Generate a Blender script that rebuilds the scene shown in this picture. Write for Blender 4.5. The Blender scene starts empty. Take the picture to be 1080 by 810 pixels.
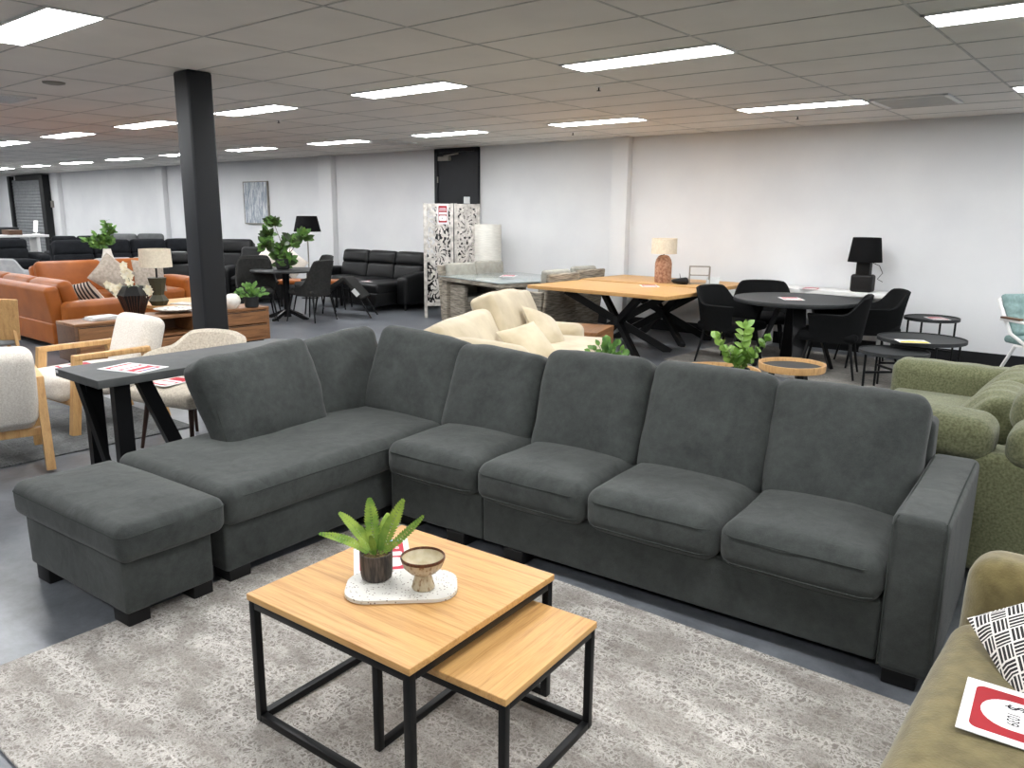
import bpy, math, random
from mathutils import Vector, Matrix, noise
PI = math.pi
SC = bpy.context.scene
COL = SC.collection
R = math.radians

# ------------------------------------------------------------------ materials
def lin(c):
    return tuple((x/255/12.92 if x/255 <= .04045 else ((x/255+.055)/1.055)**2.4) for x in c)+(1,)

MATS = {}
def mat(name, c, rough=.6, c2=None, scale=8, stretch=(1,1,1), bump=0, bscale=200, metal=0, sheen=0, spec=None,
        detail=4, coat=0, lo=.35, hi=.65, bstretch=(1,1,1)):
    """principled material with a procedural colour variation and bump"""
    m = bpy.data.materials.new(name); m.use_nodes = True
    nt = m.node_tree; N = nt.nodes; L = nt.links
    b = N['Principled BSDF']
    b.inputs['Base Color'].default_value = lin(c)
    b.inputs['Roughness'].default_value = rough
    b.inputs['Metallic'].default_value = metal
    b.inputs['Specular IOR Level'].default_value = spec if spec is not None else (.15 if rough >= .8 else .3)
    if sheen:
        b.inputs['Sheen Weight'].default_value = sheen
        b.inputs['Sheen Roughness'].default_value = .5
    if coat: b.inputs['Coat Weight'].default_value = coat
    tc = N.new('ShaderNodeTexCoord')
    def noi(sc, st, det):
        mp = N.new('ShaderNodeMapping'); mp.inputs['Scale'].default_value = st
        L.new(tc.outputs['Object'], mp.inputs['Vector'])
        n = N.new('ShaderNodeTexNoise'); n.inputs['Scale'].default_value = sc; n.inputs['Detail'].default_value = det
        L.new(mp.outputs[0], n.inputs['Vector']); return n
    if c2 is None: c2 = tuple(max(0, x*.9) for x in c)
    n = noi(scale, stretch, detail)
    r = N.new('ShaderNodeValToRGB'); r.color_ramp.elements[0].position = lo; r.color_ramp.elements[1].position = hi
    r.color_ramp.elements[0].color = lin(c2); r.color_ramp.elements[1].color = lin(c)
    L.new(n.outputs['Fac'], r.inputs['Fac']); L.new(r.outputs['Color'], b.inputs['Base Color'])
    if bump:
        n2 = noi(bscale, bstretch, 3)
        bp = N.new('ShaderNodeBump'); bp.inputs['Strength'].default_value = bump; bp.inputs['Distance'].default_value = .004
        L.new(n2.outputs['Fac'], bp.inputs['Height']); L.new(bp.outputs[0], b.inputs['Normal'])
    MATS[name] = m
    return m

def wood(name, c, c2, grain=(1,14,14), scale=3, rough=.45, knots=None):
    """straight-grained timber; grain runs along the axis with the small stretch"""
    m = bpy.data.materials.new(name); m.use_nodes = True
    N = m.node_tree.nodes; L = m.node_tree.links; b = N['Principled BSDF']; b.inputs['Roughness'].default_value = rough
    tc = N.new('ShaderNodeTexCoord'); mp = N.new('ShaderNodeMapping'); mp.inputs['Scale'].default_value = grain
    L.new(tc.outputs['Object'], mp.inputs['Vector'])
    n = N.new('ShaderNodeTexNoise'); n.inputs['Scale'].default_value = scale; n.inputs['Detail'].default_value = 8
    n.inputs['Roughness'].default_value = .65; n.inputs['Distortion'].default_value = .6
    L.new(mp.outputs[0], n.inputs['Vector'])
    r = N.new('ShaderNodeValToRGB'); e = r.color_ramp.elements
    e[0].position = .3; e[0].color = lin(c2); e[1].position = .62; e[1].color = lin(c)
    mid = e.new(.47); mid.color = lin(tuple((a*.72+q*.28) for a, q in zip(c, c2)))
    L.new(n.outputs['Fac'], r.inputs['Fac'])
    n2 = N.new('ShaderNodeTexNoise'); n2.inputs['Scale'].default_value = scale*7; n2.inputs['Detail'].default_value = 3
    L.new(mp.outputs[0], n2.inputs['Vector'])
    mx = N.new('ShaderNodeMix'); mx.data_type = 'RGBA'; mx.blend_type = 'MULTIPLY'; mx.inputs[0].default_value = .35
    L.new(r.outputs['Color'], mx.inputs[6]); L.new(n2.outputs['Fac'], mx.inputs[7])
    hs = N.new('ShaderNodeHueSaturation'); hs.inputs['Value'].default_value = 1.18
    L.new(mx.outputs[2], hs.inputs['Color']); L.new(hs.outputs[0], b.inputs['Base Color'])
    MATS[name] = m
    return m

def glow(name, c, s):
    m = bpy.data.materials.new(name); m.use_nodes = True
    b = m.node_tree.nodes['Principled BSDF']
    b.inputs['Base Color'].default_value = lin((240,240,240))
    b.inputs['Emission Color'].default_value = (c[0], c[1], c[2], 1); b.inputs['Emission Strength'].default_value = s
    MATS[name] = m
    return m

# ------------------------------------------------------------------ mesh builder
def Tm(loc=(0,0,0), rx=0, ry=0, rz=0):
    return Matrix.Translation(Vector(loc)) @ Matrix.Rotation(rz,4,'Z') @ Matrix.Rotation(ry,4,'Y') @ Matrix.Rotation(rx,4,'X')

class MB:
    def __init__(s, M=None): s.v = []; s.f = []; s.M = M or Matrix.Identity(4)
    def add(s, vs, fs, M=None):
        o = len(s.v); M = s.M @ M if M is not None else s.M
        s.v += [M @ Vector(p) for p in vs]; s.f += [tuple(i+o for i in q) for q in fs]
        return s
    def box(s, c, d, r=0, seg=2, M=None, bulge=(0,0,0), noi=0, nf=3, seed=0, n=(1,1,1), fn=None):
        """box centred at c, size d, rounded by r, sides swollen by bulge"""
        h = [x/2 for x in d]; r = min(r, min(h)*.999)
        if bulge != (0,0,0) or noi or fn: n = tuple(max(6, k) for k in n) if n == (1,1,1) else n
        ax = []
        for k in range(3):
            i = h[k]-r
            inner = [(-i+2*i*j/n[k]) for j in range(n[k]+1)]
            if r > 0:
                ts = [r*math.tan(PI/4*j/seg) for j in range(1, seg+1)]
                inner = [-i-t for t in reversed(ts)]+inner+[i+t for t in ts]
            ax.append(inner)
        nx, ny, nz = len(ax[0])-1, len(ax[1])-1, len(ax[2])-1
        idx = {}; vs = []; fs = []
        def V(i, j, k):
            key = (i, j, k)
            if key not in idx:
                p = Vector((ax[0][i], ax[1][j], ax[2][k]))
                if r > 0:
                    q = Vector([max(-(h[a]-r), min(h[a]-r, p[a])) for a in range(3)])
                    e = p-q
                    if e.length > 1e-9: p = q+e.normalized()*r
                u = [p[a]/h[a] for a in range(3)]
                dd = Vector((0,0,0))
                for a in range(3):
                    if bulge[a]:
                        o1, o2 = [x for x in range(3) if x != a]
                        dd[a] += bulge[a]*u[a]*(1-min(1,abs(u[o1]))**2.4)*(1-min(1,abs(u[o2]))**2.4)
                if noi:
                    w = noise.noise(p*nf+Vector((seed*7.3, seed*3.1, seed)))
                    w += .5*noise.noise(p*nf*2.7+Vector((seed*1.3, seed*5.1, 4)))
                    e = Vector(u); e.normalize() if e.length > 0 else None
                    dd += e*noi*w
                p = p+dd
                if fn: p = Vector(fn(p, u))
                idx[key] = len(vs); vs.append(p+Vector(c))
            return idx[key]
        for i in range(nx):
            for j in range(ny):
                fs.append((V(i,j,0), V(i,j+1,0), V(i+1,j+1,0), V(i+1,j,0)))
                fs.append((V(i,j,nz), V(i+1,j,nz), V(i+1,j+1,nz), V(i,j+1,nz)))
        for i in range(nx):
            for k in range(nz):
                fs.append((V(i,0,k), V(i+1,0,k), V(i+1,0,k+1), V(i,0,k+1)))
                fs.append((V(i,ny,k), V(i,ny,k+1), V(i+1,ny,k+1), V(i+1,ny,k)))
        for j in range(ny):
            for k in range(nz):
                fs.append((V(0,j,k), V(0,j,k+1), V(0,j+1,k+1), V(0,j+1,k)))
                fs.append((V(nx,j,k), V(nx,j+1,k), V(nx,j+1,k+1), V(nx,j,k+1)))
        return s.add(vs, fs, M)
    def cyl(s, p0, p1, r0, r1=None, n=14, M=None, rect=None):
        return s.tube([p0, p1], [r0, r0 if r1 is None else r1], n, M)
    def tube(s, pts, r, n=8, M=None, closed=False):
        pts = [Vector(p) for p in pts]; m = len(pts)
        rs = r if isinstance(r, (list, tuple)) else [r]*m
        vs = []; fs = []
        up = None
        for i, p in enumerate(pts):
            if closed: t = pts[(i+1) % m]-pts[i-1]
            else: t = pts[min(i+1, m-1)]-pts[max(i-1, 0)]
            t.normalize()
            if up is None:
                up = Vector((0,0,1)) if abs(t.z) < .9 else Vector((1,0,0))
            a = up-t*up.dot(t)
            if a.length < 1e-6: a = t.orthogonal()
            a.normalize(); up = a; b = t.cross(a)
            for k in range(n):
                w = 2*PI*k/n
                vs.append(p+(a*math.cos(w)+b*math.sin(w))*rs[i])
        for i in range(m if closed else m-1):
            i2 = (i+1) % m
            for k in range(n):
                k2 = (k+1) % n
                fs.append((i*n+k, i2*n+k, i2*n+k2, i*n+k2)[::-1])
        if not closed:
            fs.append(tuple(range(n))); fs.append(tuple((m-1)*n+k for k in reversed(range(n))))
        return s.add(vs, fs, M)
    def bar(s, p0, p1, w, t, M=None, side=(0,0,1)):
        """rectangular bar from p0 to p1, w wide along `side`, t thick across it"""
        p0 = Vector(p0); p1 = Vector(p1); d = (p1-p0); L = d.length; d.normalize()
        a = Vector(side); a = a-d*a.dot(d)
        if a.length < 1e-5: a = d.orthogonal()
        a.normalize(); b = d.cross(a)
        vs = []
        for q in (p0, p1):
            for (i, j) in ((-1,-1),(1,-1),(1,1),(-1,1)):
                vs.append(q+a*i*w/2+b*j*t/2)
        return s.add(vs, [(0,3,2,1),(4,5,6,7),(0,1,5,4),(1,2,6,5),(2,3,7,6),(3,0,4,7)], M)
    def lathe(s, prof, n=28, c=(0,0,0), M=None, sx=1, sy=1, cap=True):
        """profile of (radius, z) points turned about z"""
        vs = []; fs = []
        for (r, z) in prof:
            for k in range(n):
                w = 2*PI*k/n; vs.append((c[0]+r*sx*math.cos(w), c[1]+r*sy*math.sin(w), c[2]+z))
        for i in range(len(prof)-1):
            for k in range(n):
                k2 = (k+1) % n
                fs.append((i*n+k, i*n+k2, (i+1)*n+k2, (i+1)*n+k))
        cap = cap and math.hypot(prof[0][0]-prof[-1][0], prof[0][1]-prof[-1][1]) > .03
        if cap and prof[0][0] > 1e-6: fs.append(tuple(reversed(range(n))))
        if cap and prof[-1][0] > 1e-6: fs.append(tuple((len(prof)-1)*n+k for k in range(n)))
        return s.add(vs, fs, M)
    def prism(s, out, z0, z1, M=None):
        n = len(out)
        vs = [(x, y, z0) for x, y in out]+[(x, y, z1) for x, y in out]
        fs = [tuple(reversed(range(n))), tuple(range(n, 2*n))]+[(i, (i+1) % n, n+(i+1) % n, n+i) for i in range(n)]
        return s.add(vs, fs, M)
    def grid(s, fn, nu, nv, M=None, closed=False):
        vs = [fn(i/nu, j/nv) for i in range(nu+1) for j in range(nv+1)]
        fs = [(i*(nv+1)+j, (i+1)*(nv+1)+j, (i+1)*(nv+1)+j+1, i*(nv+1)+j+1) for i in range(nu) for j in range(nv)]
        return s.add(vs, fs, M)
    def leaf(s, base, d, up, L, w, curl=.2, fold=.15, n=4, tipw=0.0):
        """one leaf blade from base along d"""
        d = Vector(d).normalized(); up = Vector(up); up = up-d*up.dot(d)
        if up.length < 1e-4: up = d.orthogonal()
        up.normalize(); sd = d.cross(up); base = Vector(base)
        vs = []; fs = []
        for i in range(n+1):
            t = i/n
            ww = w*.5*(math.sin(PI*min(1, t*.93+.07))**.75)
            if i == n: ww = w*.02
            c = base+d*L*t-up*curl*L*t*t
            vs += [c-sd*ww+up*fold*ww, c, c+sd*ww+up*fold*ww]
        for i in range(n):
            a = i*3
            fs += [(a, a+1, a+4, a+3), (a+1, a+2, a+5, a+4)]
        return s.add(vs, fs)
    def build(s, name, m, parent=None, loc=(0,0,0), rz=0, ang=40):
        me = bpy.data.meshes.new(name)
        me.from_pydata([tuple(p) for p in s.v], [], s.f)
        me.polygons.foreach_set('use_smooth', [True]*len(me.polygons))
        me.set_sharp_from_angle(angle=R(ang))
        if isinstance(m, str): m = MATS[m]
        me.materials.append(m); me.update()
        o = bpy.data.objects.new(name, me); COL.objects.link(o)
        if parent is not None: o.parent = parent
        o.location = loc; o.rotation_euler = (0, 0, rz)
        return o

def rrect(cx, cy, w, h, r, n=6):
    out = []
    for (sx, sy, a0) in ((1,1,0),(-1,1,90),(-1,-1,180),(1,-1,270)):
        for k in range(n+1):
            a = R(a0+90*k/n)
            out.append((cx+sx*(w/2-r)+r*math.cos(a), cy+sy*(h/2-r)+r*math.sin(a)))
    return out

def thing(name, label, cat, loc=(0,0,0), rz=0, group=None):
    o = bpy.data.objects.new(name, None); COL.objects.link(o)
    o.empty_display_size = .1
    o.location = loc; o.rotation_euler = (0, 0, rz)
    o['label'] = label; o['category'] = cat
    if group: o['group'] = group
    return o
def tag(o, label, cat, group=None, kind=None):
    o['label'] = label; o['category'] = cat
    if group: o['group'] = group
    if kind: o['kind'] = kind
    return o
def struct(name, mb, m, loc=(0,0,0)):
    o = mb.build(name, m, loc=loc); o['kind'] = 'structure'; return o
def dup(root, loc, rz, label, group=None):
    """copy a thing with its parts and their sub-parts"""
    r = root.copy(); COL.objects.link(r); r.location = loc; r.rotation_euler = (0, 0, rz)
    r['label'] = label
    if group: r['group'] = group
    for ch in list(root.children):
        c = ch.copy(); COL.objects.link(c); c.parent = r
        for g in list(ch.children):
            d = g.copy(); COL.objects.link(d); d.parent = c
    return r
def text(name, body, size, m, parent, M, ext=.0006, align='CENTER', sx=1):
    cu = bpy.data.curves.new(name+'_curve', 'FONT'); cu.body = body; cu.size = size; cu.extrude = ext
    cu.align_x = align; cu.align_y = 'CENTER'; cu.space_line = .8
    t = bpy.data.objects.new(name+'_tmp', cu); COL.objects.link(t)
    bpy.context.view_layer.update()
    me = bpy.data.meshes.new_from_object(t.evaluated_get(bpy.context.evaluated_depsgraph_get()))
    bpy.data.objects.remove(t); bpy.data.curves.remove(cu)
    me.transform(M @ Matrix.Diagonal((sx,1,1,1))); me.materials.clear(); me.materials.append(MATS[m])
    o = bpy.data.objects.new(name, me); COL.objects.link(o); o.parent = parent
    return o
# ------------------------------------------------------------------ palette
mat('wall_paint', (226,227,228), .85, (220,221,223), 1.5, bump=.05, bscale=60)
mat('ceiling_tile', (226,222,216), .9, (220,216,210), 2, bump=.12, bscale=400)
mat('unseen_wall_dark', (84,86,90), .3)  # dark tone added to the unseen walls so they bounce less light
mat('ceiling_bar', (196,194,190), .6)
mat('pilaster_paint', (224,225,226), .85, (222,223,224), 1)
mat('black_skirting', (28,29,31), .5)
mat('door_paint', (32,34,38), .5)
mat('shutter_metal', (150,153,155), .45, metal=.3)
mat('column_paint', (32,34,38), .45, (30,32,35), 3)
mat('grey_suede', (66,70,68), .92, (50,53,52), 5, bump=.35, bscale=260, sheen=.12, detail=6, lo=.3, hi=.72)
mat('piping_suede', (60,64,62), .9)
mat('black_plastic', (18,18,19), .5)
mat('black_metal', (20,21,23), .42, metal=.2)
wood('oak_top', (206,162,102), (172,124,70), (1.0,26,26), 2.6)
wood('oak_cross', (206,162,102), (170,122,68), (26,1.0,26), 2.6)
wood('oak_pale', (212,170,115), (180,135,84), (12,12,1.2), 3)
wood('acacia', (146,102,64), (92,60,36), (14,1.0,14), 2.2)
wood('walnut', (104,74,52), (68,46,32), (10,1.2,10), 3)
wood('dark_leg', (58,36,28), (38,24,20), (12,12,1), 3)
mat('charcoal_top', (50,52,53), .55, (43,45,46), 14, bump=.1, bscale=120)
mat('boucle', (230,224,214), .95, (212,204,193), 90, bump=1.0, bscale=130, sheen=.3)
mat('linen', (205,196,180), .95, (178,168,152), 70, bump=.6, bscale=240, sheen=.2)
mat('orange_leather', (158,90,38), .42, (138,76,30), 4, bump=.15, bscale=90)
mat('black_leather', (15,16,18), .42, (11,12,13), 5, bump=.15, bscale=60)
mat('charcoal_fabric', (32,34,38), .85, (26,28,31), 9, bump=.2, bscale=200)
mat('light_grey_fabric', (168,170,172), .85, (150,152,154), 9, bump=.2)
mat('mid_grey_fabric', (108,110,110), .85, (96,98,98), 9, bump=.2)
mat('chair_grey', (50,50,49), .8, (42,42,41), 30, bump=.2, bscale=300)
mat('chair_black', (17,18,19), .85, (13,14,15), 30, bump=.25, bscale=300)
mat('beige_velvet', (206,193,166), .85, (186,172,145), 5, bump=.2, bscale=160, sheen=.3)
mat('green_fabric', (112,114,86), .95, (84,87,62), 90, bump=.5, bscale=300, sheen=.2)
mat('olive_velvet', (114,103,66), .88, (94,84,50), 22, bump=.3, bscale=150, sheen=.35, detail=6)
mat('teal_fabric', (134,158,156), .9, (116,140,138), 30, bump=.2)
mat('white_metal', (228,228,226), .5, (222,222,220))
mat('rattan', (178,170,156), .8, (112,106,96), 16, (.5,.5,5), bump=.9, bscale=60, bstretch=(1,1,3))
mat('rattan_cushion', (170,168,158), .9, (154,152,143), 12, bump=.15)
mat('table_glass', (150,160,160), .08, (142,152,152), 3, spec=.6)
mat('white_carved', (216,212,206), .7, (170,166,160), 14, bump=.3, bscale=50)
mat('paper_lamp', (232,230,222), .8, (218,216,208), 10, (1,1,8))
mat('shade_cream', (226,216,196), .85, (214,203,182), 40)
mat('shade_black', (15,15,16), .9)
mat('rattan_red', (186,144,118), .75, (136,94,72), 34, bump=.8, bscale=80)
mat('vase_olive', (70,68,52), .5, (58,56,44), 8)
mat('vase_black', (20,18,17), .5)
mat('vase_copper', (98,56,36), .45, (50,28,20), 20, (1,1,.2))
mat('white_ceramic', (228,224,216), .5, (216,212,204), 20)
mat('console_top_lit', (78,80,80), .55, (70,72,72), 14, bump=.1, bscale=120)  # paler copy of the charcoal top, reflected light put into the colour
mat('bowl_inside', (196,186,160), .2, (180,168,138), 40)
mat('glaze_brown', (104,66,44), .3, (70,40,28), 90)
mat('plate_glaze', (210,208,200), .4, (84,80,76), 26, lo=.36, hi=.46)
mat('paper', (222,222,222), .7, (218,218,218))
mat('red_print', (158,16,30), .6)
mat('pink_print', (192,48,66), .6)
mat('blue_print', (70,130,180), .6)
mat('ink', (30,30,32), .7)
mat('yellow_print', (236,206,40), .6)
mat('page_grey', (196,196,196), .6)
mat('soil', (70,58,40), .95, (36,28,20), 90, bump=1, bscale=90)
mat('moss', (110,96,60), .95, (48,40,26), 110, bump=1, bscale=120)
mat('fern_green', (156,180,78), .55, (98,136,56), 16)
mat('zz_green', (140,172,84), .4, (96,136,56), 10)
mat('leaf_dark', (64,92,40), .45, (36,46,26), 9)
mat('leaf_green', (102,140,64), .5, (60,98,46), 14)
mat('stem_brown', (80,62,44), .8)
mat('petal', (244,238,220), .6, (232,218,180), 24)
mat('pot_black', (36,36,37), .6)
mat('clear_plastic', (200,204,204), .2)
mat('pillow_grey', (176,166,154), .95, (150,141,130), 30, bump=.3)
mat('frame_grey', (150,146,138), .7)

def special():
    # sealed concrete floor: clouds of grey and a soft sheen
    m = bpy.data.materials.new('concrete_floor'); m.use_nodes = True
    N = m.node_tree.nodes; L = m.node_tree.links; b = N['Principled BSDF']
    tc = N.new('ShaderNodeTexCoord')
    n = N.new('ShaderNodeTexNoise'); n.inputs['Scale'].default_value = 2.6; n.inputs['Detail'].default_value = 14; n.inputs['Roughness'].default_value = .74
    n.inputs['Distortion'].default_value = .25
    L.new(tc.outputs['Object'], n.inputs['Vector'])
    r = N.new('ShaderNodeValToRGB'); e = r.color_ramp.elements
    e[0].position = .3; e[0].color = lin((66,69,74)); e[1].position = .7; e[1].color = lin((120,124,130))
    L.new(n.outputs['Fac'], r.inputs['Fac']); L.new(r.outputs['Color'], b.inputs['Base Color'])
    rr = N.new('ShaderNodeMapRange'); rr.inputs[3].default_value = .22; rr.inputs[4].default_value = .42
    L.new(n.outputs['Fac'], rr.inputs[0]); L.new(rr.outputs[0], b.inputs['Roughness'])
    MATS['concrete_floor'] = m
    # distressed woven rug: ornament broken up by wear
    def rug(name, c_light, c_mid, c_dark, sc):
        m = bpy.data.materials.new(name); m.use_nodes = True
        N = m.node_tree.nodes; L = m.node_tree.links; b = N['Principled BSDF']; b.inputs['Roughness'].default_value = .95
        tc = N.new('ShaderNodeTexCoord')
        def tnoise(scale, det, dist, st=None):
            q = N.new('ShaderNodeTexNoise'); q.inputs['Scale'].default_value = scale*sc; q.inputs['Detail'].default_value = det; q.inputs['Distortion'].default_value = dist
            if st:
                mq = N.new('ShaderNodeMapping'); mq.inputs['Scale'].default_value = st; L.new(tc.outputs['Object'], mq.inputs['Vector']); L.new(mq.outputs[0], q.inputs['Vector'])
            else: L.new(tc.outputs['Object'], q.inputs['Vector'])
            return q.outputs['Fac']
        def mth(op, a, c):
            q = N.new('ShaderNodeMath'); q.operation = op
            for k, z in enumerate((a, c)):
                if z is None: continue
                if isinstance(z, (int, float)): q.inputs[k].default_value = z
                else: L.new(z, q.inputs[k])
            return q.outputs[0]
        def scroll(scale, w, dist): return mth('LESS_THAN', mth('ABSOLUTE', mth('SUBTRACT', tnoise(scale, 1.2, dist), .5), None), w)
        w1 = N.new('ShaderNodeTexVoronoi'); w1.feature = 'DISTANCE_TO_EDGE'; w1.inputs['Scale'].default_value = 27*sc; w1.inputs['Randomness'].default_value = .8
        L.new(tc.outputs['Object'], w1.inputs['Vector'])
        lat = mth('LESS_THAN', w1.outputs['Distance'], .075)
        ornament = mth('MAXIMUM', scroll(22, .040, 1.8), mth('MULTIPLY', mth('MAXIMUM', lat, scroll(36, .05, 1.0)), .75))
        bk = N.new('ShaderNodeTexBrick'); bk.inputs['Scale'].default_value = 2.0*sc; bk.inputs['Mortar Size'].default_value = .007; bk.inputs['Mortar Smooth'].default_value = 0
        bk.inputs['Brick Width'].default_value = .9; bk.inputs['Row Height'].default_value = .22; bk.inputs['Color1'].default_value = (.2,.2,.2,1); bk.inputs['Color2'].default_value = (1,1,1,1); bk.inputs['Mortar'].default_value = (1,1,1,1)
        wob = N.new('ShaderNodeTexNoise'); wob.inputs['Scale'].default_value = 9; L.new(tc.outputs['Object'], wob.inputs['Vector'])
        wv = N.new('ShaderNodeVectorMath'); wv.operation = 'MULTIPLY_ADD'; wv.inputs[1].default_value = (.05,.05,0); L.new(wob.outputs['Color'], wv.inputs[0]); L.new(tc.outputs['Object'], wv.inputs[2])
        L.new(wv.outputs[0], bk.inputs['Vector'])
        ornament = mth('MAXIMUM', mth('MULTIPLY', ornament, mth('ADD', .55, mth('MULTIPLY', bk.outputs['Color'], .45))), mth('MULTIPLY', bk.outputs['Fac'], .55))
        # worn stretches where the ornament has faded, in bands along the weave
        fade = N.new('ShaderNodeMapRange'); fade.inputs[1].default_value = .38; fade.inputs[2].default_value = .6; fade.inputs[3].default_value = .25
        L.new(tnoise(5.5, 7, .3, (.8,1.7,1)), fade.inputs[0])
        class O: pass
        mxm = O(); mxm.outputs = [mth('MULTIPLY', ornament, fade.outputs[0])]
        # wear, large patches
        wp = N.new('ShaderNodeTexNoise'); wp.inputs['Scale'].default_value = 3.2; wp.inputs['Detail'].default_value = 7; wp.inputs['Roughness'].default_value = .7
        mpw = N.new('ShaderNodeMapping'); mpw.inputs['Scale'].default_value = (1.6,.8,1)
        L.new(tc.outputs['Object'], mpw.inputs['Vector']); L.new(mpw.outputs[0], wp.inputs['Vector'])
        rw = N.new('ShaderNodeValToRGB'); rw.color_ramp.elements[0].position = .36; rw.color_ramp.elements[1].position = .64
        L.new(wp.outputs['Fac'], rw.inputs['Fac'])
        m1 = N.new('ShaderNodeMix'); m1.data_type = 'RGBA'
        m1.inputs[6].default_value = lin(c_dark); m1.inputs[7].default_value = lin(c_mid); L.new(rw.outputs['Color'], m1.inputs[0])
        m2 = N.new('ShaderNodeMix'); m2.data_type = 'RGBA'
        L.new(mxm.outputs[0], m2.inputs[0]); L.new(m1.outputs[2], m2.inputs[6]); m2.inputs[7].default_value = lin(c_light)
        # fine weave
        fw = N.new('ShaderNodeTexNoise'); fw.inputs['Scale'].default_value = 220; L.new(tc.outputs['Object'], fw.inputs['Vector'])
        m3 = N.new('ShaderNodeMix'); m3.data_type = 'RGBA'; m3.blend_type = 'OVERLAY'; m3.inputs[0].default_value = .55
        L.new(m2.outputs[2], m3.inputs[6]); L.new(fw.outputs['Fac'], m3.inputs[7])
        L.new(m3.outputs[2], b.inputs['Base Color'])
        bp = N.new('ShaderNodeBump'); bp.inputs['Strength'].default_value = .6; bp.inputs['Distance'].default_value = .004
        L.new(mxm.outputs[0], bp.inputs['Height']); L.new(bp.outputs[0], b.inputs['Normal'])
        MATS[name] = m
    rug('rug_pale', (200,196,190), (146,140,133), (120,114,108), 1.0)
    rug('rug_far', (160,156,150), (138,134,129), (112,110,107), .8)
    rug('rug_dark', (110,112,112), (84,86,87), (58,60,62), .8)
    # terrazzo
    m = bpy.data.materials.new('terrazzo'); m.use_nodes = True
    N = m.node_tree.nodes; L = m.node_tree.links; b = N['Principled BSDF']; b.inputs['Roughness'].default_value = .5
    tc = N.new('ShaderNodeTexCoord'); v = N.new('ShaderNodeTexVoronoi'); v.inputs['Scale'].default_value = 90
    L.new(tc.outputs['Object'], v.inputs['Vector'])
    r = N.new('ShaderNodeValToRGB'); e = r.color_ramp.elements
    e[0].position = .18; e[0].color = lin((110,98,86)); e[1].position = .26; e[1].color = lin((206,204,197))
    L.new(v.outputs['Distance'], r.inputs['Fac']); L.new(r.outputs['Color'], b.inputs['Base Color']); MATS['terrazzo'] = m
    # reactive glaze of the bowl and the ribbed dark pot
    for nm, ca, cb, cc, st in (('bowl_glaze', (188,174,148), (178,164,136), (140,112,86), (1,1,.35)), ('pot_ribbed', (86,76,68), (58,50,45), (34,30,28), (1,1,.15))):
        m = bpy.data.materials.new(nm); m.use_nodes = True
        N = m.node_tree.nodes; L = m.node_tree.links; b = N['Principled BSDF']; b.inputs['Roughness'].default_value = .25 if nm == 'bowl_glaze' else .6
        tc = N.new('ShaderNodeTexCoord'); mp = N.new('ShaderNodeMapping'); mp.inputs['Scale'].default_value = st
        L.new(tc.outputs['Object'], mp.inputs['Vector'])
        n = N.new('ShaderNodeTexNoise'); n.inputs['Scale'].default_value = 110; n.inputs['Detail'].default_value = 3
        L.new(mp.outputs[0], n.inputs['Vector'])
        r = N.new('ShaderNodeValToRGB'); e = r.color_ramp.elements
        e[0].position = .36; e[0].color = lin(cc); e[1].position = .62; e[1].color = lin(ca); q = e.new(.46); q.color = lin(cb)
        L.new(n.outputs['Fac'], r.inputs['Fac']); L.new(r.outputs['Color'], b.inputs['Base Color'])
        bp = N.new('ShaderNodeBump'); bp.inputs['Strength'].default_value = .4; bp.inputs['Distance'].default_value = .002
        L.new(n.outputs['Fac'], bp.inputs['Height']); L.new(bp.outputs[0], b.inputs['Normal'])
        MATS[nm] = m
    # black and white basket-weave stripes of the scatter cushion; plain stripes for another
    m = bpy.data.materials.new('basket_print'); m.use_nodes = True
    N = m.node_tree.nodes; L = m.node_tree.links; b = N['Principled BSDF']; b.inputs['Roughness'].default_value = .9
    tc = N.new('ShaderNodeTexCoord'); sx = N.new('ShaderNodeSeparateXYZ'); L.new(tc.outputs['Object'], sx.inputs[0])
    def mth(op, a, c, c3=None):
        q = N.new('ShaderNodeMath'); q.operation = op
        for i, z in enumerate((a, c)):
            if z is None: continue
            if isinstance(z, (int, float)): q.inputs[i].default_value = z
            else: L.new(z, q.inputs[i])
        return q.outputs[0]
    CELL = .042
    # rotate 45 degrees in the cushion plane
    u = mth('MULTIPLY', mth('ADD', sx.outputs[0], sx.outputs[2]), .7071/CELL)
    v = mth('MULTIPLY', mth('SUBTRACT', sx.outputs[0], sx.outputs[2]), .7071/CELL)
    par = mth('MODULO', mth('ADD', mth('ADD', mth('FLOOR', u, None), mth('FLOOR', v, None)), 1000), 2)
    su = mth('FRACT', mth('MULTIPLY', u, 4), None); sv = mth('FRACT', mth('MULTIPLY', v, 4), None)
    mixv = N.new('ShaderNodeMix'); L.new(par, mixv.inputs[0]); L.new(su, mixv.inputs[2]); L.new(sv, mixv.inputs[3])
    st = mth('GREATER_THAN', mixv.outputs[0], .36)
    def edge(t):
        f = mth('FRACT', t, None); return mth('LESS_THAN', mth('MINIMUM', f, mth('SUBTRACT', 1, f)), .05)
    blk = mth('MULTIPLY', st, mth('SUBTRACT', 1, mth('MAXIMUM', edge(u), edge(v))))
    mc = N.new('ShaderNodeMix'); mc.data_type = 'RGBA'; L.new(blk, mc.inputs[0])
    mc.inputs[6].default_value = lin((222,218,212)); mc.inputs[7].default_value = lin((36,34,35))
    L.new(mc.outputs[2], b.inputs['Base Color']); MATS['basket_print'] = m
    m = bpy.data.materials.new('stripe_print'); m.use_nodes = True
    N = m.node_tree.nodes; L = m.node_tree.links; b = N['Principled BSDF']; b.inputs['Roughness'].default_value = .9
    tc = N.new('ShaderNodeTexCoord'); w = N.new('ShaderNodeTexWave'); w.inputs['Scale'].default_value = 7; w.bands_direction = 'X'
    L.new(tc.outputs['Object'], w.inputs['Vector']); r = N.new('ShaderNodeValToRGB'); r.color_ramp.interpolation = 'CONSTANT'
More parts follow.
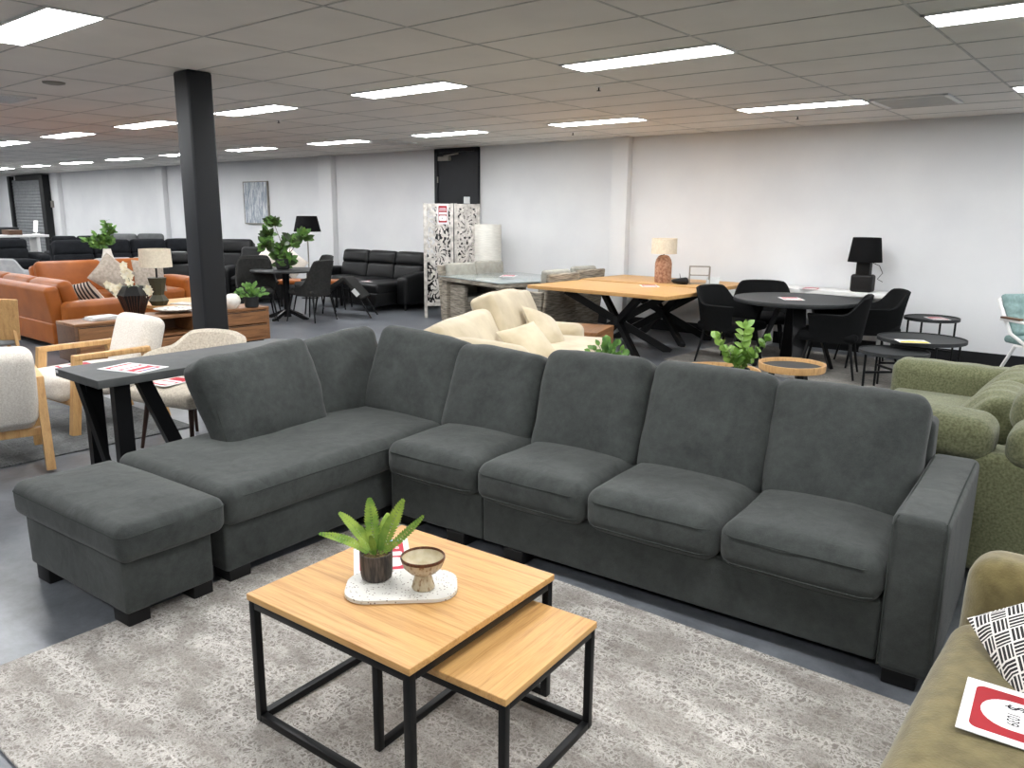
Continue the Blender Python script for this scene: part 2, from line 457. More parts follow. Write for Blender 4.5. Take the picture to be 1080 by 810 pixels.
    r.color_ramp.elements[0].color = lin((40,42,46)); r.color_ramp.elements[1].position = .5; r.color_ramp.elements[1].color = lin((206,200,190))
    L.new(w.outputs['Fac'], r.inputs['Fac']); L.new(r.outputs['Color'], b.inputs['Base Color']); MATS['stripe_print'] = m
    # birch-trunk canvas: vertical streaks of grey, blue and white
    m = bpy.data.materials.new('canvas_print'); m.use_nodes = True
    N = m.node_tree.nodes; L = m.node_tree.links; b = N['Principled BSDF']; b.inputs['Roughness'].default_value = .8
    tc = N.new('ShaderNodeTexCoord'); mp = N.new('ShaderNodeMapping'); mp.inputs['Scale'].default_value = (7,1,1.2); L.new(tc.outputs['Object'], mp.inputs['Vector'])
    n = N.new('ShaderNodeTexNoise'); n.inputs['Scale'].default_value = 2.6; n.inputs['Detail'].default_value = 7; n.inputs['Roughness'].default_value = .8
    L.new(mp.outputs[0], n.inputs['Vector']); r = N.new('ShaderNodeValToRGB'); e = r.color_ramp.elements
    e[0].position = .34; e[0].color = lin((120,130,142)); e[1].position = .58; e[1].color = lin((216,218,218)); q = e.new(.47); q.color = lin((150,160,172))
    L.new(n.outputs['Fac'], r.inputs['Fac']); L.new(r.outputs['Color'], b.inputs['Base Color']); MATS['canvas_print'] = m
    # brushed suede: broad nap marks, finer mottling, soft creases and a fine weave
    m = bpy.data.materials.new('grey_suede'); m.use_nodes = True
    N = m.node_tree.nodes; L = m.node_tree.links; b = N['Principled BSDF']; b.inputs['Roughness'].default_value = .92
    b.inputs['Specular IOR Level'].default_value = .3; b.inputs['Sheen Weight'].default_value = .12; b.inputs['Sheen Roughness'].default_value = .5
    tc = N.new('ShaderNodeTexCoord')
    def nz(scale, det, rg=.5, dist=0):
        q = N.new('ShaderNodeTexNoise'); q.inputs['Scale'].default_value = scale; q.inputs['Detail'].default_value = det; q.inputs['Roughness'].default_value = rg; q.inputs['Distortion'].default_value = dist
        L.new(tc.outputs['Object'], q.inputs['Vector']); return q.outputs['Fac']
    def mx(a, c, f):
        q = N.new('ShaderNodeMix'); q.inputs[0].default_value = f; L.new(a, q.inputs[2]); L.new(c, q.inputs[3]); return q.outputs[0]
    t = mx(mx(nz(4.5, 5, .6, .8), nz(26, 5, .7), .42), nz(320, 2), .24)
    r = N.new('ShaderNodeValToRGB'); r.color_ramp.elements[0].position = .36; r.color_ramp.elements[0].color = lin((45,48,47)); r.color_ramp.elements[1].position = .64; r.color_ramp.elements[1].color = lin((68,72,70))
    L.new(t, r.inputs['Fac']); L.new(r.outputs['Color'], b.inputs['Base Color'])
    b1 = N.new('ShaderNodeBump'); b1.inputs['Strength'].default_value = .5; b1.inputs['Distance'].default_value = .012; L.new(nz(8, 3, .5, .6), b1.inputs['Height'])
    b2 = N.new('ShaderNodeBump'); b2.inputs['Strength'].default_value = .35; b2.inputs['Distance'].default_value = .003; L.new(nz(330, 2), b2.inputs['Height']); L.new(b1.outputs[0], b2.inputs['Normal'])
    L.new(b2.outputs[0], b.inputs['Normal']); MATS['grey_suede'] = m
special()
glow('light_panel', (.98,.99,1.0), 27.0)

# ------------------------------------------------------------------ the room
H = 2.66; WY = 9.88; XL = -33.0; XR = 7.0; YF = -7.0
struct('floor', MB().box(((XL+XR)/2, (YF+WY)/2, -.05), (XR-XL+.4, WY-YF+.4, .1)), 'concrete_floor')
struct('wall_back', MB().box(((XL+XR)/2, WY+.1, H/2), (XR-XL+.4, .2, H)), 'wall_paint')
struct('wall_left', MB().box((XL-.1, (YF+WY)/2, H/2), (.2, WY-YF, H)), 'wall_paint')
struct('wall_right', MB().box((XR+.1, (YF+WY)/2, H/2), (.2, WY-YF, H)), 'unseen_wall_dark')
struct('wall_front', MB().box(((XL+XR)/2, YF-.1, H/2), (XR-XL+.4, .2, H)), 'unseen_wall_dark')
ceil = struct('ceiling', MB().box(((XL+XR)/2, (YF+WY)/2, H+.05), (XR-XL+.4, WY-YF+.4, .1)), 'ceiling_tile')
g = MB()
x = -6.02-1.2*22
while x < XR:
    g.box((x, (YF+WY)/2, H-.001), (.014, WY-YF, .005)); x += 1.2
y = 2.19-.6*11
while y < WY:
    g.box(((XL+XR)/2, y, H-.001), (XR-XL, .014, .004)); y += .6
g.build('ceiling_grid', 'ceiling_bar', ceil)
for i, x0 in enumerate((-25.7, -19.4, -12.84, -6.14)):
    w = .32 if i < 3 else .26
    struct('trim_%d' % (i+1), MB().box((x0, WY-.06, H/2), (w if i != 2 else .4, .12, H), .004), 'pilaster_paint')
edges = [(XL, -29.6), (-26.3, -25.9), (-25.5, -19.6), (-19.2, -13.06), (-12.62, -9.93), (-8.85, -6.29), (-5.99, XR)]
sk = MB()
for a, b2 in edges: sk.box(((a+b2)/2, WY-.008, .075), (b2-a, .016, .15))
struct('baseboard_back', sk, 'black_skirting')

def light(x0, y0, lab):
    t = thing('ceiling_light', lab, 'ceiling light', (x0+.6, y0+.15, H), 0, 'recessed ceiling light panels')
    f = MB()
    for (c, d) in (((0,-.155,-.006),(1.22,.02,.012)),((0,.155,-.006),(1.22,.02,.012)),((-.605,0,-.006),(.02,.33,.012)),((.605,0,-.006),(.02,.33,.012))): f.box(c, d)
    f.build('frame', 'white_metal', t)
    MB().box((0, 0, -.006), (1.19, .29, .006)).build('diffuser', 'light_panel', t)
    return t
cols = [-1.2-2.4*k for k in range(-3, 13)]
seen = {(1.98,0):0}
lnames = {
 (-3.6,7.88):'bright light panel beside the grille vent near the right end of the back wall',
 (-3.6,4.88):'largest whole light panel, upper right centre of the ceiling',
 (-1.2,4.88):'light panel cut by the right edge at the top right corner',
 (-6.0,7.88):'light panel right above the wall pilaster behind the oak tables',
 (-6.0,4.88):'light panel in the ceiling between the dark column and the black door',
 (-8.4,7.88):'light panel directly in front of the black door top',
 (-8.4,4.88):'light panel just right of the dark column head',
 (-10.8,7.88):'light panel with a small vent at its right end, left of the black door',
 (-10.8,4.88):'light panel just left of the dark column head',
 (-13.2,4.88):'light panel second to the left of the dark column in the nearer row',
 (-13.2,7.88):'light panel above the birch canvas, right of the dark column',
 (-6.0,1.88):'large light panel cut off by the top left corner',
 (-1.2,7.88):'sliver of light panel at the right edge beyond the grille vent'}
def lname(x, y):
    for (a, b2), s in lnames.items():
        if abs(a-x) < .01 and abs(b2-y) < .01: return s
    if y > 7:
        k = int(round((-15.6-x)/2.4))
        return ['small far light panel partly behind the dark column', 'small far light panel first clear left of the column',
                'small far light panel second left of the column in the far row', 'tiny far light panel above the roller shutter right jamb',
                'tiny far light panel above the roller shutter', 'tiny far light panel at the left picture edge in the far row',
                'faint far light panel beyond the left edge in the far row', 'last far light panel at the left end wall'][min(max(k,0),7)] if k >= 0 else 'light panel of the far row beyond the right edge, column %s' % 'abc'[(-k) % 3]
    return None
for y0 in (-1.12, 1.88, 4.88, 7.88):
    for x0 in cols:
        if x0 < -31 : continue
        s = lname(x0, y0)
        if s is None:
            if y0 > 4 and x0 < -15: s = 'light panel of the nearer row at the left picture edge, %s from the column' % ('third' if x0 > -16 else 'farther out')
            else: s = 'recessed light panel in the ceiling behind or beside the camera'
        light(x0, y0, s)

def vent(loc, w, d, lab):
    t = thing('air_vent', lab, 'air vent', loc)
    f = MB()
    for (c, q) in (((0,-d/2,-.008),(w,.04,.016)),((0,d/2,-.008),(w,.04,.016)),((-w/2,0,-.008),(.04,d+.04,.016)),((w/2,0,-.008),(.04,d+.04,.016))): f.box(c, q)
    f.build('frame', 'white_metal', t)
    MB().box((0,0,-.001), (w-.03,d-.03,.002)).build('backing', 'ink', t)
    n = int(d/.06); s = MB()
    for k in range(n):
        s.box((0,0,0), (w-.04, .022, .004), M=Tm((0, -d/2+d*(k+.5)/n, -.012), rx=R(-52)))
    s.build('slats', 'white_metal', t)
vent((-2.02, 8.3, H), .62, .62, 'square grille air vent in the ceiling right of a light panel')
vent((-9.55, 8.5, H), .6, .6, 'small ceiling air vent at the end of a light panel left of the black door')
vent((-9.0, 2.9, H), .6, .6, 'square ceiling air vent at the left edge of the picture')
vent((-15.0, 8.4, H), .6, .6, 'far ceiling vent left of the dark column')
for i, (x, y, s) in enumerate(((-3.95, 5.9, 'small ceiling sprinkler head below the largest light panel'), (-3.33, 8.85, 'small ceiling sprinkler head above the wall behind the black round table'),
                ( -6.35,8.9,'tiny sprinkler head on the ceiling beside the black door'), (-8.4,5.75,'tiny sprinkler head on the ceiling right of the column'))):
    t = thing('sprinkler', s, 'sprinkler', (x, y, H))
    MB().lathe([(.03,0),(.03,-.004),(.01,-.006)][::-1]).build('rosette', 'white_metal', t)
    MB().lathe([(.018,-.034),(.018,-.031),(.006,-.028),(.006,-.004)]).build('head', 'black_metal', t)
t = MB().lathe([(.05,-.02),(.085,-.012),(.09,0)]).build('ceiling_speaker', 'frame_grey', loc=(-7.55, 2.95, H)); tag(t, 'flat round ceiling disc left of the dark column', 'ceiling speaker')

# dark square post
t = thing('column', 'dark charcoal square steel column reaching from floor to ceiling', 'column', (-6.1, 3.41, 0))
MB().box((0,0,H/2), (.225,.21,H), .022, 3).build('shaft', 'column_paint', t)

# door in the back wall
t = thing('door_1', 'black door', 'door', (-9.39, WY, 0)); t['kind'] = 'structure'; del t['label']; del t['category']
MB().box((0,-.02,1.31), (.86,.04,2.56)).build('door_leaf', 'door_paint', t)
f = MB(); f.box((-.465,-.03,1.315),(.07,.06,2.63)); f.box((.465,-.03,1.315),(.07,.06,2.63)); f.box((0,-.03,2.625),(1.0,.06,.06)); f.build('door_frame', 'door_paint', t)
c = MB(); c.box((-.25,-.07,2.49),(.26,.06,.07),.008); c.bar((-.25,-.08,2.53),(.1,-.1,2.56),.02,.02); c.build('door_closer', 'frame_grey', t)
hg = MB()
for z in (.3, 1.2, 2.1): hg.cyl((-.43,-.05,z),(-.43,-.05,z+.1),.012)
hg.build('hinges', 'frame_grey', t)
# roller shutter far left
t = thing('door_2', 's', 'door', (-27.95, WY, 0)); t['kind'] = 'structure'; del t['label']; del t['category']
def shut(u, v):
    return (-1.28+2.56*u, -.05-.018*abs(math.sin(v*PI*26)), v*2.5)
MB().grid(shut, 1, 156).build('shutter_curtain', 'shutter_metal', t)
f = MB(); f.box((-1.38,-.07,1.31),(.2,.14,2.62)); f.box((1.42,-.1,1.31),(.28,.2,2.62)); f.box((.3,-.08,2.55),(2.0,.16,.16)); f.build('shutter_frame', 'black_skirting', t)
MB().box((1.66,-.03,1.75),(.12,.06,.2),.01).build('shutter_switch', 'frame_grey', t)
# ------------------------------------------------------------------ generators
def seam(mb, w, h, y, r, rad=.0025, M=None, n=5):
    """welt running round the edge of a cushion face of size w x h in the x-z plane at y"""
    pts = [(px, y, pz) for px, pz in rrect(0, 0, w, h, r, n)]
    return mb.tube(pts, rad, 5, M, closed=True)

def back_cushion(name, parent, m, w, t, h, loc, lean=.35, rz=0, ry=0, seed=1, pip=None, r=.06, bul=.03, noi=.008, taper=0, dent=0):
    """loose back cushion: the bottom edge of its front face stands at loc; leans back (towards +y)"""
    M = Tm(loc, 0, 0, rz) @ Tm((0,0,0), -lean, ry, 0)
    def fn(p, u):
        s = 1+taper*(.5+.5*u[2])-.5*taper
        x = p.x*s; z = p.z
        if dent: z -= dent*(1-u[0]**2)*max(0, u[2])
        return (x, p.y, z)
    o = MB(M).box((0, t/2, h/2), (w, t, h), r, 4, bulge=(.012, bul, .012), noi=noi, nf=4, seed=seed, n=(14,5,12), fn=fn).build('back_cushion', m, parent)
    if pip:
        mb = MB(M @ Matrix.Translation((0,0,h/2)))
        seam(mb, (w-.028)*(1+taper*.0), h-.03, .028, r*.85)
        mb.build('piping', pip, o)
    return o

def seat_cushion(parent, m, c, d, r=.055, bul=.022, seed=2, pip=None, noi=.006, name='seat_cushion'):
    o = MB().box(c, d, r, 4, bulge=(.0,.008,bul), noi=noi, nf=3, seed=seed, n=(14,14,5)).build(name, m, parent)
    if pip:
        y = c[1]-d[1]/2
        mb = MB()
        for z in (c[2]+d[2]/2-r*.75, c[2]-d[2]/2+r*.55):
            mb.tube([(c[0]-d[0]/2+r*.4, y+r*.25, z), (c[0]-d[0]/2+r, y-.005, z), (c[0], y-.009, z), (c[0]+d[0]/2-r, y-.005, z), (c[0]+d[0]/2-r*.4, y+r*.25, z)], .0024, 5)
        mb.build('piping', pip, o)
    return o

def throw_pillow(name, label, m, s, t, loc, rx=0, ry=0, rz=0, cat='cushion', group=None, seed=3, sz=None, spin=0):
    """scatter cushion with pointed corners; its centre at loc, face along local y"""
    sz = sz or s
    def face(sg):
        def f(u, v):
            a = 2*u-1; b = 2*v-1
            th = t*.5*((1-a*a)*(1-b*b))**.55
            pin = 1-.07*(1-a*a)*0
            k = 1-.06*(1-abs(b))*abs(a)**3; k2 = 1-.06*(1-abs(a))*abs(b)**3
            w = noise.noise(Vector((a*1.5, b*1.5, seed*3+sg)))*.012*(1-a*a)*(1-b*b)
            return (a*s/2*k, sg*(th+w), b*sz/2*k2)
        return f
    mb = MB(Tm((0,0,0),0,spin)); f1 = face(-1); f2 = face(1)
    mb.grid(f1, 16, 16)
    mb.grid(lambda u, v: f2(1-u, v), 16, 16)
    o = mb.build(name, m, ang=80)
    o.location = loc; o.rotation_euler = (rx, ry, rz)
    return tag(o, label, cat, group)

# ------------------------------------------------------------------ the grey corner sofa
sofa = thing('corner_sofa', 'large dark grey suede corner sofa with chaise, behind the oak coffee tables', 'sofa', (-.42, 2.75, 0), R(4))
G = 'grey_suede'; PG = 'piping_suede'
MB().box((-1.055,.46,.18),(1.75,.90,.23),.014).build('base', G, sofa)
MB().box((-2.235,.46,.18),(.60,.90,.23),.014).build('base', G, sofa)
MB().box((-3.0,0.0,.18),(.80,1.86,.23),.014).build('base', G, sofa)
arm = MB().box((-.0875,.43,.34),(.175,.88,.575),.028,4, bulge=(.006,.004,.006), noi=.003, seed=4, n=(4,14,10)).build('armrest', G, sofa)
mb = MB()
mb.tube([(-.170,-.009,.07),(-.170,-.011,.59),(-.158,.0,.622),(-.16,.3,.628),(-.16,.80,.628)], .003, 5)
mb.tube([(-.004,-.009,.07),(-.004,-.011,.59),(-.012,.0,.622),(-.014,.3,.628),(-.014,.80,.628)], .003, 5)
mb.build('piping', PG, arm)
MB().box((-1.35,.85,.53),(2.36,.14,.50),.03,3, noi=.003, n=(20,3,6)).build('back_frame', G, sofa)
MB().box((-3.37,.26,.49),(.12,1.36,.42),.03,3, noi=.003, n=(3,14,6)).build('chaise_back_frame', G, sofa)
for i, x in enumerate((-.472,-1.064,-1.656,-2.242)):
    w = .585 if i < 3 else .575
    seat_cushion(sofa, G, (x,.29,.372), (w,.66,.185), .062, .026, seed=10+i, pip=PG)
# the long chaise pad
def chaise_fn(p, u): return (p.x, p.y, p.z)
o = MB().box((-2.985,-.16,.368),(.885,1.575,.175),.055,4, bulge=(.006,.0,.026), noi=.007, nf=2.2, seed=21, n=(14,22,5)).build('chaise_cushion', G, sofa)
mb = MB()
mb.tube([(-2.555,-.91,.41),(-2.545,-.86,.412),(-2.536,-.2,.412),(-2.545,.55,.412)], .0035, 5)
mb.build('piping', PG, o)
for i, (xb, w, tp) in enumerate(((-.475,.585,.06),(-1.062,.585,.03),(-1.662,.585,.0),(-2.275,.575,-.02))):
    back_cushion('back_cushion', sofa, G, w, .19, (.54,.55,.545,.505)[i], (xb,.395,.425), lean=R(21.5), seed=30+i, pip=PG, taper=tp, ry=R((0,0,-1.2,.8)[i]))
# corner cushion, taller, facing along the chaise
back_cushion('back_cushion', sofa, G, .66, .18, .53, (-2.86,.41,.43), lean=R(19), seed=36, pip=PG, ry=R(4), bul=.035)
# two chaise cushions facing the long seat (towards +x)
back_cushion('back_cushion', sofa, G, .60, .17, .49, (-3.14,.40,.435), lean=R(18), rz=R(90), seed=37, pip=PG, ry=R(-3), bul=.035)
back_cushion('back_cushion', sofa, G, .66, .19, .50, (-3.06,-.225,.44), lean=R(21), rz=R(90), seed=38, pip=PG, ry=R(-3), bul=.05, noi=.014, taper=.08, r=.05)
for (x, y) in ((-.10,.06),(-1.75,.06),(-2.1,.06),(-2.45,.10),(-.10,.84),(-2.66,-.86),(-2.66,-.05),(-3.34,-.86),(-3.34,.84)):
    z0_ = .0135 if x == -2.66 else 0; MB().box((x,y,(.068+z0_)/2),(.11,.11,.068-z0_),.006).build('leg', 'black_plastic', sofa)

# matching ottoman
ot = thing('ottoman', 'grey suede ottoman on black feet at the front left end of the corner sofa', 'ottoman', (-.42, 2.75, 0), R(4))
o = MB().box((-2.965,-1.19,.37),(.90,.455,.15),.045,4, bulge=(.006,.006,.02), noi=.006, nf=3, seed=41, n=(16,10,5)).build('top_cushion', G, ot)
mb = MB(); pts = [(-2.965+px, -1.19+py, .408) for px, py in rrect(0,0,.905,.46,.045)]
mb.tube(pts, .0025, 5, closed=True); mb.build('piping', PG, o)
MB().box((-2.975,-1.195,.19),(.80,.385,.24),.016,2, noi=.003, n=(10,8,6)).build('base', G, ot)
for (x, y) in ((-2.65,-1.33),(-2.65,-1.05),(-3.30,-1.33),(-3.30,-1.05)):
    MB().prism(rrect(x,y,.115,.09,.006,2), .0135 if x > -3 else 0, .074).build('leg', 'black_plastic', ot)

# ------------------------------------------------------------------ rug and coffee tables
rg = MB().box((0,0,.006),(2.76,1.98,.012),.004,2,noi=.0, n=(1,1,1)).build('rug', 'rug_pale', loc=(-1.635,1.629,.001), rz=R(1.2))
tag(rg, 'pale distressed patterned rug under the oak coffee tables in front of the grey sofa', 'rug')
ZR = .013
def frame_table(name, label, loc, rz, sx, sy, h, tm, rails, group=None, th=.022, tb=.025):
    t = thing(name, label, 'coffee table', loc, rz, group)
    MB().box((0,0,h-th/2),(sx,sy,th),.003,2).build('tabletop', tm, t)
    X = sx/2-tb/2-.004; Y = sy/2-tb/2-.004; zt = h-th-tb/2
    for (a, b) in ((-X,-Y),(X,-Y),(X,Y),(-X,Y)):
        MB().box((a,b,(h-th)/2),(tb,tb,h-th),.002,1).build('leg', 'black_metal', t)
    f = MB()
    for s in (-1,1):
        f.box((0,s*Y,zt),(2*X-tb,tb,tb),.002,1); f.box((s*X,0,zt),(tb,2*Y-tb,tb),.002,1)
    f.build('top_rail', 'black_metal', t)
    for k in rails:
        f = MB()
        if k == 'l': f.box((-X,0,tb/2),(tb,2*Y-tb,tb),.002,1)
        if k == 'r': f.box((X,0,tb/2),(tb,2*Y-tb,tb),.002,1)
        if k == 'f': f.box((0,-Y,tb/2),(2*X-tb,tb,tb),.002,1)
        if k == 'b': f.box((0,Y,tb/2),(2*X-tb,tb,tb),.002,1)
        f.build('floor_rail', 'black_metal', t)
    return t
frame_table('coffee_table', 'larger square oak coffee table with black metal frame, carrying the fern and bowl', (-1.719,1.555,ZR), R(3.6), .685, .685, .438, 'oak_top', 'lfb')
frame_table('coffee_table', 'smaller oak nesting table on black frame pushed partly under the larger one', (-1.42,1.605,ZR), R(5.0), .49, .49, .362, 'oak_cross', 'lrb', tb=.023)
ZT = ZR+.438
# price card lying on the table
def price_card(name, label, loc, rx=0, rz=0, w=.21, h=.297, style=0, cat='price card', group=None, ry=0):
    t = thing(name, label, cat, loc, 0, group); t.rotation_euler = (rx, ry, rz)
    MB().box((0,0,.001),(w,h,.002)).build('card', 'paper', t)
    Z = .0021
    red = 'red_print' if style in (1,3) else 'pink_print'
    MB().prism(rrect(0,0,w*.80,h*.82,w*.08), Z, Z+.0003).build('red_panel', red, t)
    if style != 1:
        MB().prism(rrect(0,h*.04,w*.72,h*.12,w*.05), Z+.0003, Z+.0006).build('white_panel', 'paper', t)
        MB().prism(rrect(0,-h*.2,w*.72,h*.26,w*.12), Z+.0003, Z+.0006).build('white_panel', 'paper', t)
    return t
pc = price_card('price_card', 'red and white price card lying under the fern pot on the oak table', (-1.925,1.64,ZT), 0, R(51), .19, .27, 0)
text('printed_text', 'In\nStore', .038, 'paper', pc, Tm((.02,.077,.0026)), .0002)
MB().prism(rrect(.05,.118,.05,.014,.006), .0022, .0027).build('blue_mark', 'blue_print', pc)
# terrazzo tray
tr = MB().prism(rrect(0,0,.345,.205,.075,8), 0, .011).build('serving_tray', 'terrazzo', loc=(-1.70,1.525,ZT+.0032), rz=R(44))
tag(tr, 'white speckled terrazzo tray with rounded corners on the larger oak table', 'tray')
ZY = ZT+.0145
# fern
fp = thing('potted_fern', 'small green fern in a dark ribbed pot on the speckled tray', 'potted plant', (-1.795,1.505,ZY))
prof = [(.040,0),(.047,.006),(.050,.02),(.0515,.06),(.0515,.088),(.0495,.09),(.0475,.088),(.047,.074)]
mb = MB(); mb.lathe(prof, 36); mb.build('pot', 'pot_ribbed', fp)
MB().lathe([(0.047,.072),(.03,.079),(.0,.08)], 24).build('soil', 'moss', fp)
random.seed(5)
# fronds aimed in space: (azimuth, elevation, length, droop, width)
VR = R(-39.6)  # azimuth of the picture's right-hand direction is 39.6 deg
VD = Vector((-.72,.60,-.36))
fr = [(222,44,.175,.70,.032),(205,64,.185,.50,.038),(165,84,.19,.10,.050),(52,70,.205,.12,.046),(38,40,.20,-.14,.030),(300,76,.10,.3,.022),(110,66,.14,.3,.034),(70,80,.14,.3,.026),(185,70,.11,.5,.024)]
for (az, el, L, dr, W) in fr:
    d = Vector((math.cos(R(az))*math.cos(R(el)), math.sin(R(az))*math.cos(R(el)), math.sin(R(el))))
    hd = Vector((d.x, d.y, 0)).normalized(); side = (d.cross(VD).normalized()+.25*Vector((-hd.y, hd.x, 0))).normalized()
    mb = MB(); pts = []
    N_ = 20
    for i in range(N_+1):
        t = i/N_
        pts.append(Vector((hd.x*.012, hd.y*.012, .076))+d*L*t+hd*dr*L*.35*t*t-Vector((0,0,dr*L*.38*t*t)))
    mb.tube(pts, [.0017*(1-.7*i/N_) for i in range(N_+1)], 5)
    for i in range(2, N_):
        t = i/N_; tg = (pts[i+1]-pts[i-1]).normalized(); sd = (side-tg*side.dot(tg)).normalized(); up = sd.cross(tg)
        ww = W*.5*(1-((t-.45)/.60)**2)
        for s in (-1,1):
            mb.leaf(pts[i], (sd*s+tg*.75+up*random.uniform(-.15,.2)).normalized(), up, max(ww*1.25,.006), .0098, curl=.1, fold=.1, n=4)
    mb.build('frond', 'fern_green', fp, ang=60)
# footed bowl
bw = thing('footed_bowl', 'glazed stoneware bowl on a tall foot standing on the speckled tray', 'bowl', (-1.635,1.555,ZY))
MB().lathe([(.034,0),(.036,.004),(.030,.026),(.026,.042),(.027,.048)], 32).build('foot', 'bowl_glaze', bw)
MB().lathe([(.0,.0475),(.026,.0475),(.044,.057),(.060,.074),(.0675,.094),(.0685,.101)], 40, cap=False).build('basin', 'bowl_glaze', bw)
MB().lathe([(.0648,.101),(.0635,.094),(.054,.077),(.037,.063),(.018,.057),(.0,.0555)][::-1], 40, cap=False).build('inside', 'bowl_inside', bw)
MB().lathe([(.0684,.0965),(.0692,.101),(.0682,.1055),(.0662,.1065),(.0645,.104),(.0640,.099)], 40, cap=False).build('rim', 'glaze_brown', bw)

# ------------------------------------------------------------------ olive armchair, front right
oc = thing('armchair', 'olive velvet armchair at the bottom right corner with a patterned cushion', 'armchair', (-.33, 1.60, 0))
O = 'olive_velvet'
seat_cushion(oc, O, (.36,.33,.36), (.74,1.13,.2), .075, .02, seed=51)
MB().box((.38,.32,.17),(.70,1.12,.2),.02).build('base', O, oc)
MB().box((.42,1.01,.335),(.84,.20,.57),.075,4, bulge=(.01,.01,.01), noi=.006, n=(8,4,8), seed=52).build('armrest', O, oc)
MB().box((.42,-.36,.335),(.84,.20,.57),.075,4, bulge=(.01,.01,.01), noi=.006, n=(8,4,8), seed=53).build('armrest', O, oc)
MB(Tm((.68,.33,.40),0,R(12),0)).box((.09,0,.22),(.2,1.1,.5),.08,4, bulge=(.02,0,.01), noi=.006, n=(4,10,8), seed=54).build('backrest', O, oc)
for (x, y) in ((.08,.98),(.08,-.32),(.74,.98),(.74,-.32)): MB().cyl((x,y,.08),(x,y,0),.022,.016).build('leg', 'black_plastic', oc)
throw_pillow('throw_pillow', 'black and white basket-weave cushion on the olive armchair', 'basket_print', .45, .14, (.01,2.20,.575), R(-52), 0, R(-30), seed=6, spin=R(32))
cc = price_card('price_card', 'red price card with a white oval lying on the olive armchair seat', (-.105,1.965,.484), 0, R(-86), .24, .25, 1)
MB().prism(rrect(0,-.004,.125,.165,.062), .0024, .0027).build('white_panel', 'paper', cc)
text('printed_text', 'NOW', .028, 'red_print', cc, Tm((-.005,.035,.0029), rz=R(0)), .0002)
text('printed_text', '$', .056, 'ink', cc, Tm((-.036,-.018,.0029)), .0002, sx=.8)
text('printed_text', '1039', .036, 'ink', cc, Tm((.016,-.022,.0029)), .0002, sx=.75)
# ------------------------------------------------------------------ more generators
def shell_chair(name, label, loc, rz, sm, lm, a=.27, b=.27, seat_h=.46, arm_h=.64, back_h=.82, thm=112, th=.035, flare=.05, group=None,
                arm_from=45, arm_to=78, front=.0, leg_in=.2, splay=.06, sq=.72, leg_r=.017, base=None, seat_t=.09):
    t = thing(name, label, 'chair', loc, rz, group)
    z0 = seat_h-.10 if base is None else base
    def top(deg):
        d = abs(deg)
        if d < arm_from: return back_h-.012*(d/arm_from)**2
        if d < arm_to:
            k = (d-arm_from)/(arm_to-arm_from); k = k*k*(3-2*k); return back_h-.012+(arm_h-back_h+.012)*k
        k = (d-arm_to)/(thm-arm_to); return arm_h-front*k*k
    def pos(deg, k, off):
        w = R(deg); s = math.sin(w); c = math.cos(w)
        fl = flare*k*k+off-.02*(1-k)**2
        sx = math.copysign(abs(s)**sq, s); sy = math.copysign(abs(c)**sq, c)
        return ((a+fl*.8)*sx, (b+fl)*sy, z0+(top(deg)-z0)*k)
    nu, nv = 36, 8
    def surf(u, v):
        deg = -thm+2*thm*u
        # v runs up the outside, over the rim and down the inside
        if v < .45: return pos(deg, v/.45, th/2)
        if v > .55: return pos(deg, (1-v)/.45, -th/2)
        k = (v-.45)/.1*PI; p = pos(deg, 1, th/2*math.cos(k)); return (p[0], p[1], p[2]+th*.35*math.sin(k))
    mb = MB(); mb.grid(surf, nu, 20)
    # close the two front ends
    for e in (0, 1):
        ring = [surf(e, j/20) for j in range(21)]
        mb.add(ring, [tuple(range(21)) if e else tuple(reversed(range(21)))])
    mb.build('backrest', sm, t)
    MB().box((0,-.02,seat_h-seat_t/2),(2*a-.02,2*b-.02,seat_t),.04,3,bulge=(.006,.01,.02),n=(8,8,3)).build('seat', sm, t)
    for (sx, sy) in ((-1,-1),(1,-1),(1,1),(-1,1)):
        MB().cyl((sx*leg_in, sy*leg_in*.95, seat_h-seat_t*.9), (sx*(leg_in+splay), sy*(leg_in+splay), 0), leg_r, leg_r*.6, 10).build('leg', lm, t)
    return t

